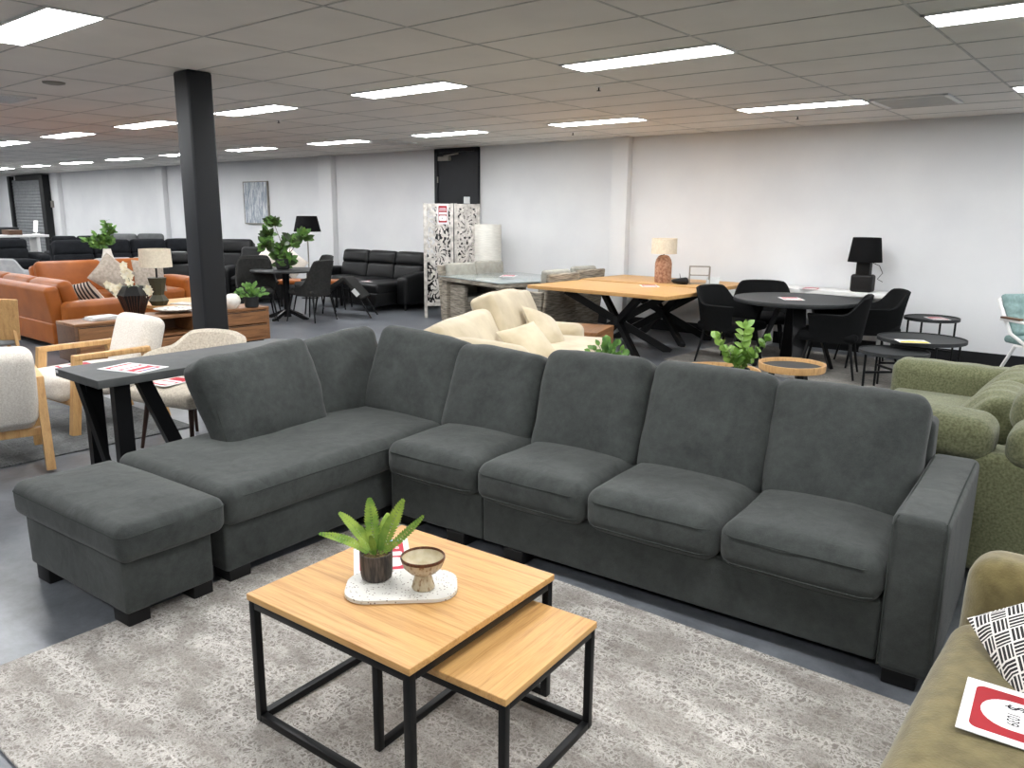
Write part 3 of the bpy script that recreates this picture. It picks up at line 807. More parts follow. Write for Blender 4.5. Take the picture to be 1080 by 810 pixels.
def seats(n, L): return [-L/2+L*(i+.5)/n for i in range(n)]
def make_sofa(name, label, loc, rz, L=2.0, D=.95, n=3, m='black_leather', aw=.22, ah=.6, sh=.45, bh=.92, head=True, legm='black_plastic', lean=.22, group=None, foot=.08, arms=(1,1), chaise=0, arm_slope=0, cat='sofa'):
    """seats along local x, facing local -y, back at y = D"""
    t = thing(name, label, cat, loc, rz, group)
    inner = L-aw*sum(arms); x0 = -L/2+aw*arms[0]
    MB().box((x0+inner/2, D/2+.02, foot+(sh-.12-foot)/2),(inner, D-.06, sh-.12-foot),.02,2).build('base', m, t)
    for s in (0, 1):
        if not arms[s]: continue
        xa = (-L/2+aw/2) if s == 0 else (L/2-aw/2)
        def fn(p, u): return (p.x, p.y, p.z-arm_slope*max(0,-u[1])*(u[2]>0)*.5)
        MB().box((xa, D*.45, foot+(ah-foot)/2),(aw, D*.9, ah-foot),.06,4, bulge=(.006,.006,.02), n=(5,10,6), fn=fn if arm_slope else None).build('armrest', m, t)
    MB(Tm((0, D-.14, foot),-lean*.5)).box((x0+inner/2,0,(bh-foot-.08)/2),(inner+.02,.16,bh-foot-.08),.05,3).build('back_frame', m, t)
    for i, xc in enumerate(seats(n, inner)):
        xc += x0+inner/2; w = inner/n-.008; ext = chaise if (chaise and i == (0 if chaise < 0 else n-1)) else 0
        e = abs(ext)
        MB().box((xc, D*.36-e/2, sh-.08),(w, D*.72+e, .18),.055,4, bulge=(0,.008,.022), n=(8,8,4), noi=.004, seed=i+5).build('seat_cushion', m, t)
        if e: MB().box((xc, -e/2, foot+(sh-.14-foot)/2),(w, e+.04, sh-.14-foot),.02,2).build('chaise_base', m, t)
        M = Tm((xc, D*.62, sh-.01), -lean)
        lower = (bh-sh)*(.56 if head else 1.0)
        MB(M).box((0,.08,lower/2),(w,.17,lower+.03),.06,4, bulge=(.004,.03,.006), n=(8,4,6), noi=.004, seed=i+9).build('back_cushion', m, t)
        if head:
            hh = (bh-sh)*.46
            MB(M).box((0,.09,lower+hh/2-.01),(w,.19,hh+.02),.065,4, bulge=(.004,.03,.01), n=(8,4,5), noi=.004, seed=i+19).build('headrest', m, t)
    for (x, y) in ((-L/2+.1,.08),(L/2-.1,.08),(-L/2+.1,D-.1),(L/2-.1,D-.1)):
        MB().cyl((x,y,foot+.02),(x,y,0),.024,.018).build('leg', legm, t)
    return t

def wire(mb, pts, r=.002): return mb.tube(pts, r, 5)

# ------------------------------------------------------------------ right side: black round dining set
rf = MB().box((0,0,.005),(2.9,1.75,.01),.003,1).build('rug', 'rug_far', loc=(-2.75,8.62,.001), rz=R(-2)); tag(rf, 'grey patterned rug under the black round dining table by the wall', 'rug')
t = thing('dining_table', 'round matt black dining table with slanted slab legs near the right wall lamp', 'dining table', (-2.98,8.33,.012))
MB().lathe([(.0,.69),(.60,.69),(.645,.70),(.65,.712),(.65,.728),(.645,.738),(.0,.738)], 64).build('tabletop', 'charcoal_top', t)
for k in range(4):
    w = R(30+90*k); c, s = math.cos(w), math.sin(w)
    MB().bar((.16*c,.16*s,.69),(.40*c,.40*s,0),.13,.035, side=(-s,c,0)).build('leg', 'black_metal', t)
CH = dict(a=.285, b=.29, arm_h=.64, back_h=.82, group='black armchairs round the black table')
def bc(lab, x, y, rz): shell_chair('dining_armchair', lab, (x, y, .012), rz, 'chair_black', 'black_metal', thm=118, arm_from=38, arm_to=80, sq=.66, **CH)
bc('black fabric dining armchair left of the round table, backrest towards the oak tables', -3.62, 8.14, R(82))
bc('black fabric dining armchair behind the round table, against the back wall side', -3.62, 9.0, R(25))
bc('black fabric dining armchair right front of the round table, back towards the nesting tables', -2.55, 8.2, R(-78))
bc('black fabric dining armchair right of the round table in front of the black lamp', -2.42, 9.0, R(-60))
pcard = price_card('price_card', 'white price card lying on the black round table', (-3.0,8.22,.7505), 0, R(35), .21, .28, 2)
# white console at the wall with the black lamp
t = thing('console_table', 'long white console table against the wall behind the black round table', 'console table', (-3.1,9.6,0))
MB().box((0,0,.73),(1.5,.42,.05),.006,2).build('tabletop', 'white_metal', t)
for x in (-.70,.70): MB().box((x,0,.353),(.06,.38,.705),.004).build('leg', 'white_metal', t)
MB().box((0,.15,.40),(1.34,.03,.12),.004).build('back_rail', 'white_metal', t)
cards = price_card('price_card', 'white card lying flat on the white console behind the round table', (-3.25,9.52,.7555), 0, R(10), .21, .3, 2)
t = thing('table_lamp', 'black table lamp with stacked block base standing on the white console', 'lamp', (-2.68,9.55,.755))
MB().box((0,0,.10),(.24,.16,.20),.03,3).build('base_block', 'vase_black', t)
MB().box((0,0,.27),(.15,.11,.15),.01,2).build('neck_block', 'vase_black', t)
MB().lathe([(.185,.34),(.15,.61),(.145,.615),(.147,.606),(.18,.342)], 40).build('lamp_shade', 'shade_black', t)
mb = MB(); wire(mb, [(.08,.04,.33),(.15,.05,.30),(.19,.05,.22),(.14,.05,.15),(.2,.05,.12)], .004); mb.build('cord', 'black_plastic', t)

# ------------------------------------------------------------------ oak tables with star legs
def star_table(label, x, y, rz, L, W, h, grp=None, foot=(.52,.36)):
    t = thing('dining_table', label, 'dining table', (x, y, 0), rz, grp)
    MB().box((0,0,h-.022),(L,W,.044),.006,2).build('tabletop', 'oak_top', t)
    fx, fy = foot
    for (sx, sy) in ((1,1),(1,-1),(-1,1),(-1,-1)):
        MB().bar((-sx*fx,-sy*fy,h-.046),(sx*fx,sy*fy,0),.085,.05).build('leg', 'black_metal', t)
    MB().box((0,0,(h-.046)/2),(.13,.11,.12),.01).build('hub', 'black_metal', t)
    return t
star_table('oak dining table on black star legs, the nearer of the two', -4.96, 7.97, R(-1.5), 1.92, 1.10, .76)
star_table('oak dining table on black star legs standing against the back wall behind the other', -5.0, 9.12, R(-1.5), 1.92, 1.05, .765)
t = thing('table_lamp', 'table lamp with woven reddish rattan base and cream drum shade', 'lamp', (-4.88,8.86,.766))
MB().lathe([(.0,.0),(.098,.0),(.105,.03),(.105,.24),(.092,.29),(.066,.33),(.035,.345),(.0,.346)], 32).build('base', 'rattan_red', t)
MB().cyl((0,0,.34),(0,0,.40),.01).build('stem', 'black_metal', t)
MB().lathe([(.150,.36),(.158,.36),(.156,.55),(.15,.55),(.150,.362)], 36).build('lamp_shade', 'shade_cream', t)
mb = MB(); wire(mb, [(.1,.08,.0),(.19,.1,.06),(.2,.06,.12),(.23,.05,.03),(.26,0,.006)], .003); mb.build('cord', 'black_plastic', t)
t = thing('display_stand', 'small wire cube frame standing on the rear oak table', 'display stand', (-4.45,9.0,.766), R(30))
f = MB()
for (x, y) in ((-.12,-.07),(.12,-.07),(.12,.07),(-.12,.07)): f.box((x,y,.11),(.01,.01,.22))
for z in (.006,.11,.215):
    for y in (-.07,.07): f.box((0,y,z),(.24,.008,.008))
    for x in (-.12,.12): f.box((x,0,z),(.008,.14,.008))
f.build('wire_frame', 'frame_grey', t); MB().box((0,0,.16),(.2,.004,.09)).build('card', 'paper', t)
b = MB().box((0,0,.035),(.20,.13,.07),.03,3, fn=lambda p,u:(p.x,p.y,p.z*(1+.4*u[0]))).build('folded_bag', 'black_plastic', loc=(-4.62,8.82,.768), rz=R(35)); tag(b, 'small black bundle lying on the oak table beside the rattan lamp', 'bag')
t = thing('card_holder', 'clear acrylic sign holder leaning open on the oak table right of the wire frame', 'sign holder', (-4.28,9.0,.767), R(20))
MB(Tm((0,.06,0),R(-62))).box((0,0,.08),(.16,.005,.16)).build('panel', 'clear_plastic', t); MB().box((0,0,.004),(.16,.14,.006)).build('foot', 'clear_plastic', t)
pc2 = price_card('price_card', 'price card on the nearer oak table in front of the rattan lamp', (-4.78,8.36,.7605), 0, R(38), .21, .28, 2)

# ------------------------------------------------------------------ nest of black round tables
def round_table(label, x, y, r, h, z=0, rot=20, cross=True):
    t = thing('side_table', label, 'side table', (x, y, z), R(rot))
    MB().lathe([(.0,h-.03),(r-.008,h-.03),(r,h-.026),(r,h+.004),(r-.006,h+.005),(r-.008,h-.006),(.0,h-.006)], 48).build('tabletop', 'charcoal_top', t)
    for k in range(4):
        w = R(45+90*k); MB().cyl(((r-.03)*math.cos(w),(r-.03)*math.sin(w),0),((r-.03)*math.cos(w),(r-.03)*math.sin(w),h-.028),.011,.011,8).build('leg', 'black_metal', t)
    if cross:
        for k in range(2):
            w = R(45+90*k); q = r-.03
            MB().bar((-q*math.cos(w),-q*math.sin(w),.2+k*.02),(q*math.cos(w),q*math.sin(w),.2+k*.02),.02,.012).build('cross_bar', 'black_metal', t)
    return t
round_table('lowest black round nesting table in front, with the yellow leaflet', -1.83, 7.72, .30, .40, .0, 0)
round_table('widest black round nesting table, partly over the lower one', -1.72, 8.22, .39, .47, .0, 78)
round_table('small tall black round side table nearest the wall', -1.86, 9.25, .27, .56, .0, 35)
t = thing('leaflet', 'yellow and white leaflet on the black nesting tables', 'leaflet', (-1.72,7.86,.479), R(30))
MB().box((0,0,.002),(.26,.19,.004)).build('sheet', 'paper', t); MB().box((0,-.055,.0046),(.24,.07,.001)).build('yellow_band', 'yellow_print', t); MB().box((.0,.04,.0046),(.2,.06,.001)).build('photo', 'page_grey', t)
lf = price_card('price_card', 'white card lying on the tall side table nearest the wall', (-1.80,9.22,.5555), 0, R(35), .18, .25, 2)

# ------------------------------------------------------------------ pair of wood-rimmed tray tables and ZZ plant
def tray_table(label, x, y, r, h):
    t = thing('tray_table', label, 'side table', (x, y, 0))
    MB().lathe([(.0,h-.055),(r-.02,h-.055),(r-.02,h-.03),(.0,h-.03)], 48).build('tabletop', 'charcoal_top', t)
    MB().lathe([(r-.02,h-.058),(r,h-.058),(r+.004,h-.03),(r+.004,h),(r-.012,h),(r-.018,h-.03),(r-.02,h-.058)], 64).build('rim', 'oak_pale', t)
    for k in range(3):
        w = R(70+120*k); MB().bar(((r*.55)*math.cos(w),(r*.55)*math.sin(w),h-.056),((r*.86)*math.cos(w),(r*.86)*math.sin(w),0),.05,.03).build('leg', 'black_metal', t)
    return t
tray_table('round tray table with oak rim and grey top, right of the green zz plant', -2.31, 6.47, .265, .40)
tray_table('round tray table with oak rim left of the zz plant', -2.60, 5.70, .31, .42)
zp = thing('zz_plant', 'glossy green zz plant in a small pot behind the grey sofa back', 'potted plant', (-2.41,5.82,.40+.022))
zp.location = (-2.42,5.66,.391)
MB().lathe([(.05,0),(.07,.01),(.078,.05),(.078,.065),(.07,.065),(.068,.05),(.0,.048)], 28).build('pot', 'pot_black', zp)
random.seed(11)
ex = Vector((math.cos(R(39.6)), math.sin(R(39.6)), 0)); ey = Vector((-ex.y, ex.x, 0))
for (dx, dy, L, n) in ((.05,.0,.33,6),(-.50,.05,.27,5),(.55,-.05,.27,5),(-.2,-.3,.14,4),(.25,-.25,.14,4),(.1,.35,.16,4)):
    d = (ex*dx+ey*dy+Vector((0,0,1))).normalized(); side = ex if abs(dx) < .1 else (ex*(1 if dx > 0 else -1)*.3+ey).normalized()
    mb = MB(); pts = [Vector((0,0,.048))+ex*dx*.04+d*L*i/8+Vector((dx*ex.x, dx*ex.y, 0))*.05*(i/8)**2 for i in range(9)]
    mb.tube(pts, [.007-.005*i/8 for i in range(9)], 6)
    for i in range(n):
        k = .25+.75*i/(n-1); p = pts[0].lerp(pts[-1], k)
        for s in (-1, 1):
            q = (side*s*.9+d*.75+Vector((random.uniform(-.3,.3), random.uniform(-.3,.3), random.uniform(-.1,.2)))).normalized()
            mb.leaf(p, q, d-ey*.6, random.uniform(.075,.095), random.uniform(.058,.07), curl=.15, fold=.12, n=6)
    mb.leaf(pts[-1], d, -ey, .065, .042, curl=.1, n=5)
    mb.build('stem', 'zz_green', zp, ang=60)

# ------------------------------------------------------------------ green corner sofa, seen over the grey sofa
gs = thing('corner_sofa', 'sage green corner sofa with adjustable headrests behind the right end of the grey sofa', 'sofa', (-.45,3.80,0))
Gf = 'green_fabric'
MB().box((.35,.08,.335),(1.9,.16,.55),.04,3, n=(12,2,4)).build('back_panel', Gf, gs)
MB().box((.35,.45,.18),(1.9,.75,.24),.03).build('base', Gf, gs)
MB().box((.05,1.45,.18),(1.9,1.35,.24),.03).build('base', Gf, gs)
for (x, w) in ((.05,.72),(.83,.8)):
    MB().box((x-.15,.5,.36),(w,.72,.18),.05,3,bulge=(0,0,.02)).build('seat_cushion', Gf, gs)
MB().box((-.15,1.45,.36),(1.5,1.15,.18),.05,3,bulge=(0,0,.02)).build('seat_cushion', Gf, gs)
for (x, w) in ((-.33,.60),(.36,.66)):
    MB(Tm((x,.10,.655),R(6),0)).box((0,0,0),(w,.24,.185),.065,5,bulge=(.01,.015,.02),n=(8,6,5),noi=.004,seed=61).build('headrest', Gf, gs)
# right-hand run of back cushions with channel stitching, facing left
for k, (y, h) in enumerate(((.72,.66),(1.35,.62))):
    M = Tm((-.30,y+.42,.36), 0, R(40), 0)
    o = MB(M).box((0,.02,.18),(.24,.62,.40),.09,4,bulge=(.03,.0,.02),n=(6,14,8),fn=lambda p,u:(p.x-.012*math.cos(u[1]*PI*4)*(1 if p.x<0 else 0), p.y, p.z)).build('back_cushion', Gf, gs)
MB(Tm((.27,.62,.70),0,R(8),0)).box((0,0,0),(.56,.62,.22),.09,5,bulge=(.02,.01,.02),n=(6,8,5)).build('headrest', Gf, gs)
def chan(p, u):
    return (p.x, p.y-.010*abs(math.sin(u[0]*PI*2.5))*(1 if u[1] < 0 else 0), p.z+.006*abs(math.sin(u[0]*PI*2.5))*(1 if u[2] > 0 else 0))
MB().box((-.35,2.13,.375),(1.18,.24,.53),.09,5,n=(40,5,8),fn=chan).build('armrest', Gf, gs)
MB(Tm((.42,1.75,.40), 0, R(20), 0)).box((0,0,.2),(.26,.55,.45),.09,4,bulge=(.02,.01,.02),n=(6,8,8)).build('back_cushion', Gf, gs)
for (x, y) in ((-.55,.1),(1.25,.1),(-.85,2.1),(.9,2.1)): MB().cyl((x,y,.08),(x,y,0),.025,.02).build('leg', 'black_plastic', gs)
t = thing('swing_tag', 'small white tag hanging on the back of the green sofa at the right edge', 'tag', (-.27,3.786,.51))
MB(Tm((0,0,0),0,R(0),0)).box((0,0,0),(.10,.006,.07),M=Tm((0,0,0),0,R(12),0)).build('card', 'paper', t)
mb = MB(); wire(mb, [(-.03,0,.03),(-.03,0,.10)], .0015); mb.build('string', 'ink', t)

# teal chair with white frame
tc_ = thing('outdoor_chair', 'teal padded chair with white tubular frame at the right edge by the wall', 'chair', (-.78,8.66,0), R(52))
f = MB()
for s in (-1,1):
    f.tube([(s*.27,.28,.02),(s*.27,.05,.45),(s*.27,-.22,.45),(s*.27,-.24,.0)], .016, 8)
    f.tube([(s*.27,-.1,.45),(s*.27,.12,.55),(s*.27,.31,.85)], .016, 8)
    f.tube([(s*.30,.22,.68),(s*.30,-.22,.66),(s*.30,-.26,.0)], .016, 8)
f.tube([(-.27,.31,.85),(.27,.31,.85)], .016, 8); f.build('frame', 'white_metal', tc_)
MB().box((0,-.02,.49),(.50,.48,.07),.03,3,bulge=(0,0,.01)).build('seat', 'teal_fabric', tc_)
MB(Tm((0,.12,.53),R(-27))).box((0,0,.20),(.50,.07,.42),.03,3,n=(6,3,30),fn=lambda p,u:(p.x,p.y-.012*abs(math.sin(u[2]*PI*2)),p.z)).build('backrest', 'teal_fabric', tc_)
for s in (-1,1): MB().box((s*.30,.1,.695),(.05,.22,.02),.008).build('arm_pad', 'walnut', tc_)

# ------------------------------------------------------------------ beige corner sofa behind the grey one
bs = thing('corner_sofa', 'cream velvet corner sofa with scatter cushions, behind the corner of the grey sofa', 'sofa', (-4.15,3.95,0), R(22))
Bv = 'beige_velvet'
MB().box((.45,.85,.20),(.95,2.85,.24),.03).build('base', Bv, bs)
MB().box((.5,-.12,.20),(.9,.85,.24),.03).build('base', Bv, bs)
MB().box((.1,.85,.42),(.22,2.8,.5),.06,3).build('back_frame', Bv, bs)
MB().box((.48,-.50,.40),(.86,.2,.44),.06,3).build('back_frame', Bv, bs)
for (y, w) in ((.25,1.25),(1.45,1.15)): MB().box((.6,y,.38),(.85,w,.18),.06,4,bulge=(0,0,.03),n=(8,8,4)).build('seat_cushion', Bv, bs)
MB().box((.66,.0,.38),(.6,.75,.18),.06,4,bulge=(0,0,.03),n=(8,8,4)).build('seat_cushion', Bv, bs)
M = Tm((.42,.40,.42), 0, R(-28), R(0))
MB(M).box((-.11,0,.22),(.22,1.12,.50),.06,5,bulge=(.05,.02,.03),n=(6,12,8),noi=.012,seed=71).build('back_cushion', Bv, bs)
M = Tm((.42,1.52,.44), R(-4), R(-24), R(0))
MB(M).box((-.11,0,.25),(.22,1.10,.56),.045,5,bulge=(.05,.02,.03),n=(6,12,8),noi=.012,seed=72).build('back_cushion', Bv, bs)
MB(Tm((.72,-.22,.42), R(24), 0, R(-14))).box((0,-.10,.19),(.66,.2,.44),.085,5,bulge=(.02,.05,.03),n=(12,6,8),noi=.012,seed=73).build('back_cushion', Bv, bs)
MB().box((.40,2.16,.33),(.68,.22,.46),.07,4,bulge=(.01,.01,.01),n=(8,4,6)).build('armrest', Bv, bs)
for (x, y) in ((.1,-.4),(.85,-.4),(.1,2.1),(.7,2.1)): MB().cyl((x,y,.09),(x,y,0),.025,.02).build('leg', 'black_plastic', bs)
def bl(x, y, z): c, s = math.cos(R(22)), math.sin(R(22)); return (-4.15+c*x-s*y, 3.95+s*x+c*y, z)
throw_pillow('throw_pillow', 'cream scatter cushion in front on the cream corner sofa', Bv, .41, .16, bl(.60,.80,.56), R(-48), R(-8), R(80), seed=8)
throw_pillow('throw_pillow', 'cream scatter cushion leaning by the far arm of the cream corner sofa', Bv, .44, .17, bl(.56,1.45,.59), R(-45), R(20), R(84), seed=9)
t = thing('end_table', 'chunky timber waterfall side table beside the cream sofa', 'side table', (-4.63,6.68,0), R(17))
MB().box((0,0,.425),(.58,.62,.05),.004).build('tabletop', 'acacia', t)
for x in (-.265,.265): MB().box((x,0,.2),(.05,.62,.40),.004).build('side_panel', 'acacia', t)
pl = thing('potted_plant', 'tiny leafy green plant peeping over the grey sofa beside the timber side table', 'potted plant', (-3.46,5.40,0), 0)
MB().lathe([(.12,0),(.15,.02),(.13,.3),(.10,.40),(.085,.42),(.0,.42)], 24).build('pot', 'white_ceramic', pl)
random.seed(4); mb = MB()
for i in range(60):
    w = random.uniform(0,2*PI); e = random.uniform(.1,1.5)
    d = Vector((math.cos(w)*math.cos(e), math.sin(w)*math.cos(e), math.sin(e)))
    p = Vector((0,0,.42)); q = p+d*random.uniform(.06,.17)
    mb.tube([p,q], .002, 4); mb.leaf(q, (d+Vector((random.uniform(-.4,.4),random.uniform(-.4,.4),.3))).normalized(), (random.uniform(.2,1),random.uniform(-1,-.1),random.uniform(0,1)), .055, .046, curl=.3, n=4)
mb.build('foliage', 'leaf_green', pl, ang=60)

# ------------------------------------------------------------------ rattan outdoor set
t = thing('outdoor_table', 'square grey rattan outdoor table with glass top', 'outdoor table', (-7.05,8.45,0), R(-14))
MB().box((0,0,.725),(1.5,1.4,.012),.003).build('glass_top', 'table_glass', t)
MB().box((0,0,.69),(1.48,1.38,.055),.01).build('apron', 'rattan', t)
for (x, y) in ((-.66,-.6),(.66,-.6),(.66,.6),(-.66,.6)): MB().box((x,y,.33),(.12,.12,.66),.01).build('leg', 'rattan', t)
def rattan_chair(label, x, y, rz):
    t = thing('rattan_chair', label, 'outdoor chair', (x, y, 0), rz, 'rattan chairs round the glass table')
    for s in (-1,1): MB().box((s*.28,0,.31),(.07,.58,.62),.02,2).build('side_panel', 'rattan', t)
    MB().box((0,-.02,.2),(.50,.52,.36),.01).build('seat_base', 'rattan', t)
    MB(Tm((0,.27,0),R(-8))).box((0,0,.44),(.62,.05,.86),.025,3).build('back_panel', 'rattan', t)
    MB().box((0,-.03,.42),(.48,.5,.08),.03,3).build('seat_cushion', 'rattan_cushion', t)
    MB(Tm((0,.2,.44),R(-8))).box((0,0,.23),(.50,.09,.46),.035,3,bulge=(0,.02,0)).build('back_cushion', 'rattan_cushion', t)
rattan_chair('grey rattan chair nearest the carved screen, left of the glass table', -7.66, 8.31, R(78))
rattan_chair('grey rattan chair further back on the left of the glass table, by the wall', -7.72, 8.99, R(76))
rattan_chair('grey rattan chair with its back to the near oak table', -6.34, 8.25, R(-95))
rattan_chair('grey rattan chair right of the glass table next to the wall', -6.50, 9.1, R(-95))
pc4 = price_card('price_card', 'white card lying on the glass topped outdoor table', (-7.2,8.6,.7315), 0, R(30), .21, .3, 2)

# ------------------------------------------------------------------ carved screen and paper lamp
sc = thing('folding_screen', 'whitewashed carved timber folding screen in front of the black door', 'room divider', (0,0,0))
def carved(p0, p1, seed, name='panel'):
    """pierced panel: scrolling leaves cut from a board, inside a plain frame"""
    d = Vector((p1[0]-p0[0], p1[1]-p0[1], 0)); Wd = d.length; d.normalize(); nrm = Vector((-d.y, d.x, 0))
    Mx = Matrix((( d.x, nrm.x, 0, p0[0]), (d.y, nrm.y, 0, p0[1]), (0,0,1,0), (0,0,0,1)))
    Z0, Z1 = .22, 1.69; x0, x1 = .045, Wd-.045
    nu, nv = 36, 130
    rng = random.Random(seed)
    def solid(u, v):
        x = (u-.5)*Wd; z = v*1.47
        q = Vector((abs(x)*1.0, z, seed*.37))
        wob = Vector((noise.noise(q*6), noise.noise(q*6+Vector((3,7,1))), 0))*.06
        n = noise.noise((q+wob)*24)
        # rosette ribs around three centres
        for cz in (.25,.75,1.2):
            r = math.hypot(x, z-cz)
            if r < .14: return math.sin(math.atan2(z-cz, x)*9+r*40) > -.62 or r < .045
        return n > -.16 if v > .35 else n > -.03
    vs = {}; mb = MB(Mx)
    def vid(i, j, s):
        return (x0+(x1-x0)*i/nu, s*.009, Z0+(Z1-Z0)*j/nv)
    on = [[solid((i+.5)/nu, (j+.5)/nv) for j in range(nv)] for i in range(nu)]
    V = []; F = []; ix = {}
    def g(i, j, s):
        if (i,j,s) not in ix: ix[(i,j,s)] = len(V); V.append(vid(i,j,s))
        return ix[(i,j,s)]
    for i in range(nu):
        for j in range(nv):
            if not on[i][j]: continue
            F.append((g(i,j,-1),g(i+1,j,-1),g(i+1,j+1,-1),g(i,j+1,-1))); F.append((g(i,j,1),g(i,j+1,1),g(i+1,j+1,1),g(i+1,j,1)))
            for (di, dj, a, b) in ((-1,0,(i,j),(i,j+1)),(1,0,(i+1,j+1),(i+1,j)),(0,-1,(i+1,j),(i,j)),(0,1,(i,j+1),(i+1,j+1))):
                ii, jj = i+di, j+dj
                if not (0 <= ii < nu and 0 <= jj < nv and on[ii][jj]):
                    F.append((g(*a,-1),g(*b,-1),g(*b,1),g(*a,1)))
    mb.add(V, F)
    for xx in (.02, Wd-.02): mb.box((xx,0,.87),(.045,.03,1.74),.003,1)
    for zz in (.21,1.71): mb.box((Wd/2,0,zz),(Wd-.08,.028,.05),.003,1)
    return mb.build(name, 'white_carved', sc, ang=30)
carved((-8.80,8.50), (-8.47,8.80), 3)
carved((-8.46,8.82), (-8.33,9.24), 7)
carved((-8.81,8.52), (-9.14,8.86), 5)
d = Vector((.33,.30,0)).normalized()
ps = price_card('price_sign', 'red and white price sign hung on the top of the carved screen', (-8.80+d.x*.29+.016, 8.50+d.y*.29-.018, 1.58), R(90), math.atan2(d.y, d.x), .16, .30, 3)
for z, w in ((.085,.1),(.06,.11)): MB().box((0,z,.003),(w,.012,.0006)).build('printed_line', 'paper', ps)
text('printed_text', '$', .03, 'ink', ps, Tm((-.01,-.062,.0032)), .0002)
hs = thing('sign_holder', 'clear acrylic sign holder on top of the carved screen', 'sign holder', (-8.40,9.03,1.742), R(70))
f = MB(); f.box((-.045,0,.05),(.01,.01,.1)); f.box((.045,0,.05),(.01,.01,.1)); f.box((0,0,.095),(.1,.01,.01)); f.box((0,0,.005),(.1,.03,.01)); f.build('holder_frame', 'clear_plastic', hs); MB().box((0,.0,.05),(.078,.003,.08)).build('insert', 'page_grey', hs)
pl_ = thing('paper_floor_lamp', 'tall white cylindrical paper floor lamp right of the carved screen', 'floor lamp', (-8.30,9.38,0))
MB().lathe([(.0,.0),(.14,.0),(.14,.03),(.0,.03)], 28).build('base', 'white_metal', pl_)
MB().lathe([(.225,.06)]+[(.23+(.003 if k % 2 else -.003), .08+k*.03) for k in range(45)]+[(.225,1.43),(.21,1.43)], 40).build('paper_shade', 'paper_lamp', pl_)
MB().cyl((0,0,.03),(0,0,1.3),.012).build('pole', 'white_metal', pl_)
# ------------------------------------------------------------------ left: console, boucle chairs, barrel chair
rd = MB().box((0,0,.005),(2.9,2.15,.01),.003,1).build('rug', 'rug_dark', loc=(-6.93,1.78,.001), rz=R(1)); tag(rd, 'dark charcoal patterned rug under the cream boucle armchairs', 'rug')
ct = thing('console_table', 'slim charcoal console table on black trestle legs behind the grey chaise', 'console table', (-4.365,2.36,0), R(1))
MB().box((0,0,.728),(.51,1.42,.044),.003).build('tabletop', 'console_top_lit', ct)
for s in (-1,1):
    MB().bar((.16,s*.56,.706),(.16,s*.56,0),.085,.05,side=(0,1,0)).build('leg', 'black_metal', ct)
    MB().bar((-.17,s*.56,.706),(-.17,s*.56,0),.085,.05,side=(0,1,0)).build('leg', 'black_metal', ct)
    MB().bar((.16,s*.44,.706),(.16,s*.16,0),.075,.05,side=(0,1,0)).build('leg', 'black_metal', ct)
    MB().bar((-.21,s*.62,.706),(.10,s*.58,.0),.04,.03).build('brace', 'black_metal', ct)
MB().box((-.235,-.711,.735),(.035,.002,.014)).build('sticker', 'paper', ct)
c_ = price_card('price_card', 'red and white price card lying on the charcoal console table', (-4.30,1.93,.7505), 0, R(-72), .21, .30, 2)
MB().box((0,.09,.0026),(.14,.02,.0006)).build('printed_line', 'paper', c_); MB().box((0,.117,.0022),(.1,.012,.0006)).build('blue_mark', 'blue_print', c_)

def boucle_chair(label, x, y, rz):
    t = thing('armchair', label, 'armchair', (x, y, .012), rz, 'cream boucle armchairs with timber frames')
    MB().box((0,-.07,.335),(.48,.68,.19),.06,4,bulge=(.01,.01,.02),n=(8,8,4)).build('seat_cushion', 'boucle', t)
    MB(Tm((0,.20,.36),R(-17))).box((0,.06,.20),(.50,.17,.50),.06,4,bulge=(.01,.02,.01),n=(8,4,8)).build('back_cushion', 'boucle', t)
    for s in (-1,1):
        MB().box((s*.28,-.01,.555),(.055,.56,.04),.008,2).build('armrest', 'oak_pale', t)
        MB().bar((s*.28,-.26,.57),(s*.28,-.33,0),.06,.05,side=(0,1,0)).build('leg', 'oak_pale', t)
        MB().bar((s*.28,.24,.57),(s*.28,.36,0),.06,.05,side=(0,1,0)).build('leg', 'oak_pale', t)
    MB().box((0,-.30,.23),(.53,.05,.05),.006).build('rail', 'oak_pale', t); MB().box((0,.24,.23),(.53,.05,.05),.006).build('rail', 'oak_pale', t)
    return t
boucle_chair('cream boucle armchair with timber arms between the console and the orange sofa', -6.18, 2.50, R(3))
boucle_chair('cream boucle armchair seen from behind at the left edge of the picture', -5.60, 1.58, R(-104))
price_card('price_card', 'price card lying on the boucle armchair seat behind the console', (-6.16,2.34,.4625), 0, R(3), .2, .28, 2)
bcx = shell_chair('barrel_chair', 'beige linen barrel chair on dark legs behind the charcoal console', (-5.08,2.66,0), R(14), 'linen', 'dark_leg', a=.30, b=.27, seat_h=.44, arm_h=.63, back_h=.75, thm=112, th=.06, arm_from=34, arm_to=74, flare=.05, front=.06, leg_r=.019, splay=.04, seat_t=.11, sq=.8)
for s in (-1,1): MB().box((s*.215,0,.32),(.022,.4,.022),.004).build('stretcher', 'dark_leg', bcx)
price_card('price_card', 'red price card lying on the beige barrel chair seat', (-5.10,2.54,.4625), 0, R(14), .2, .28, 2)

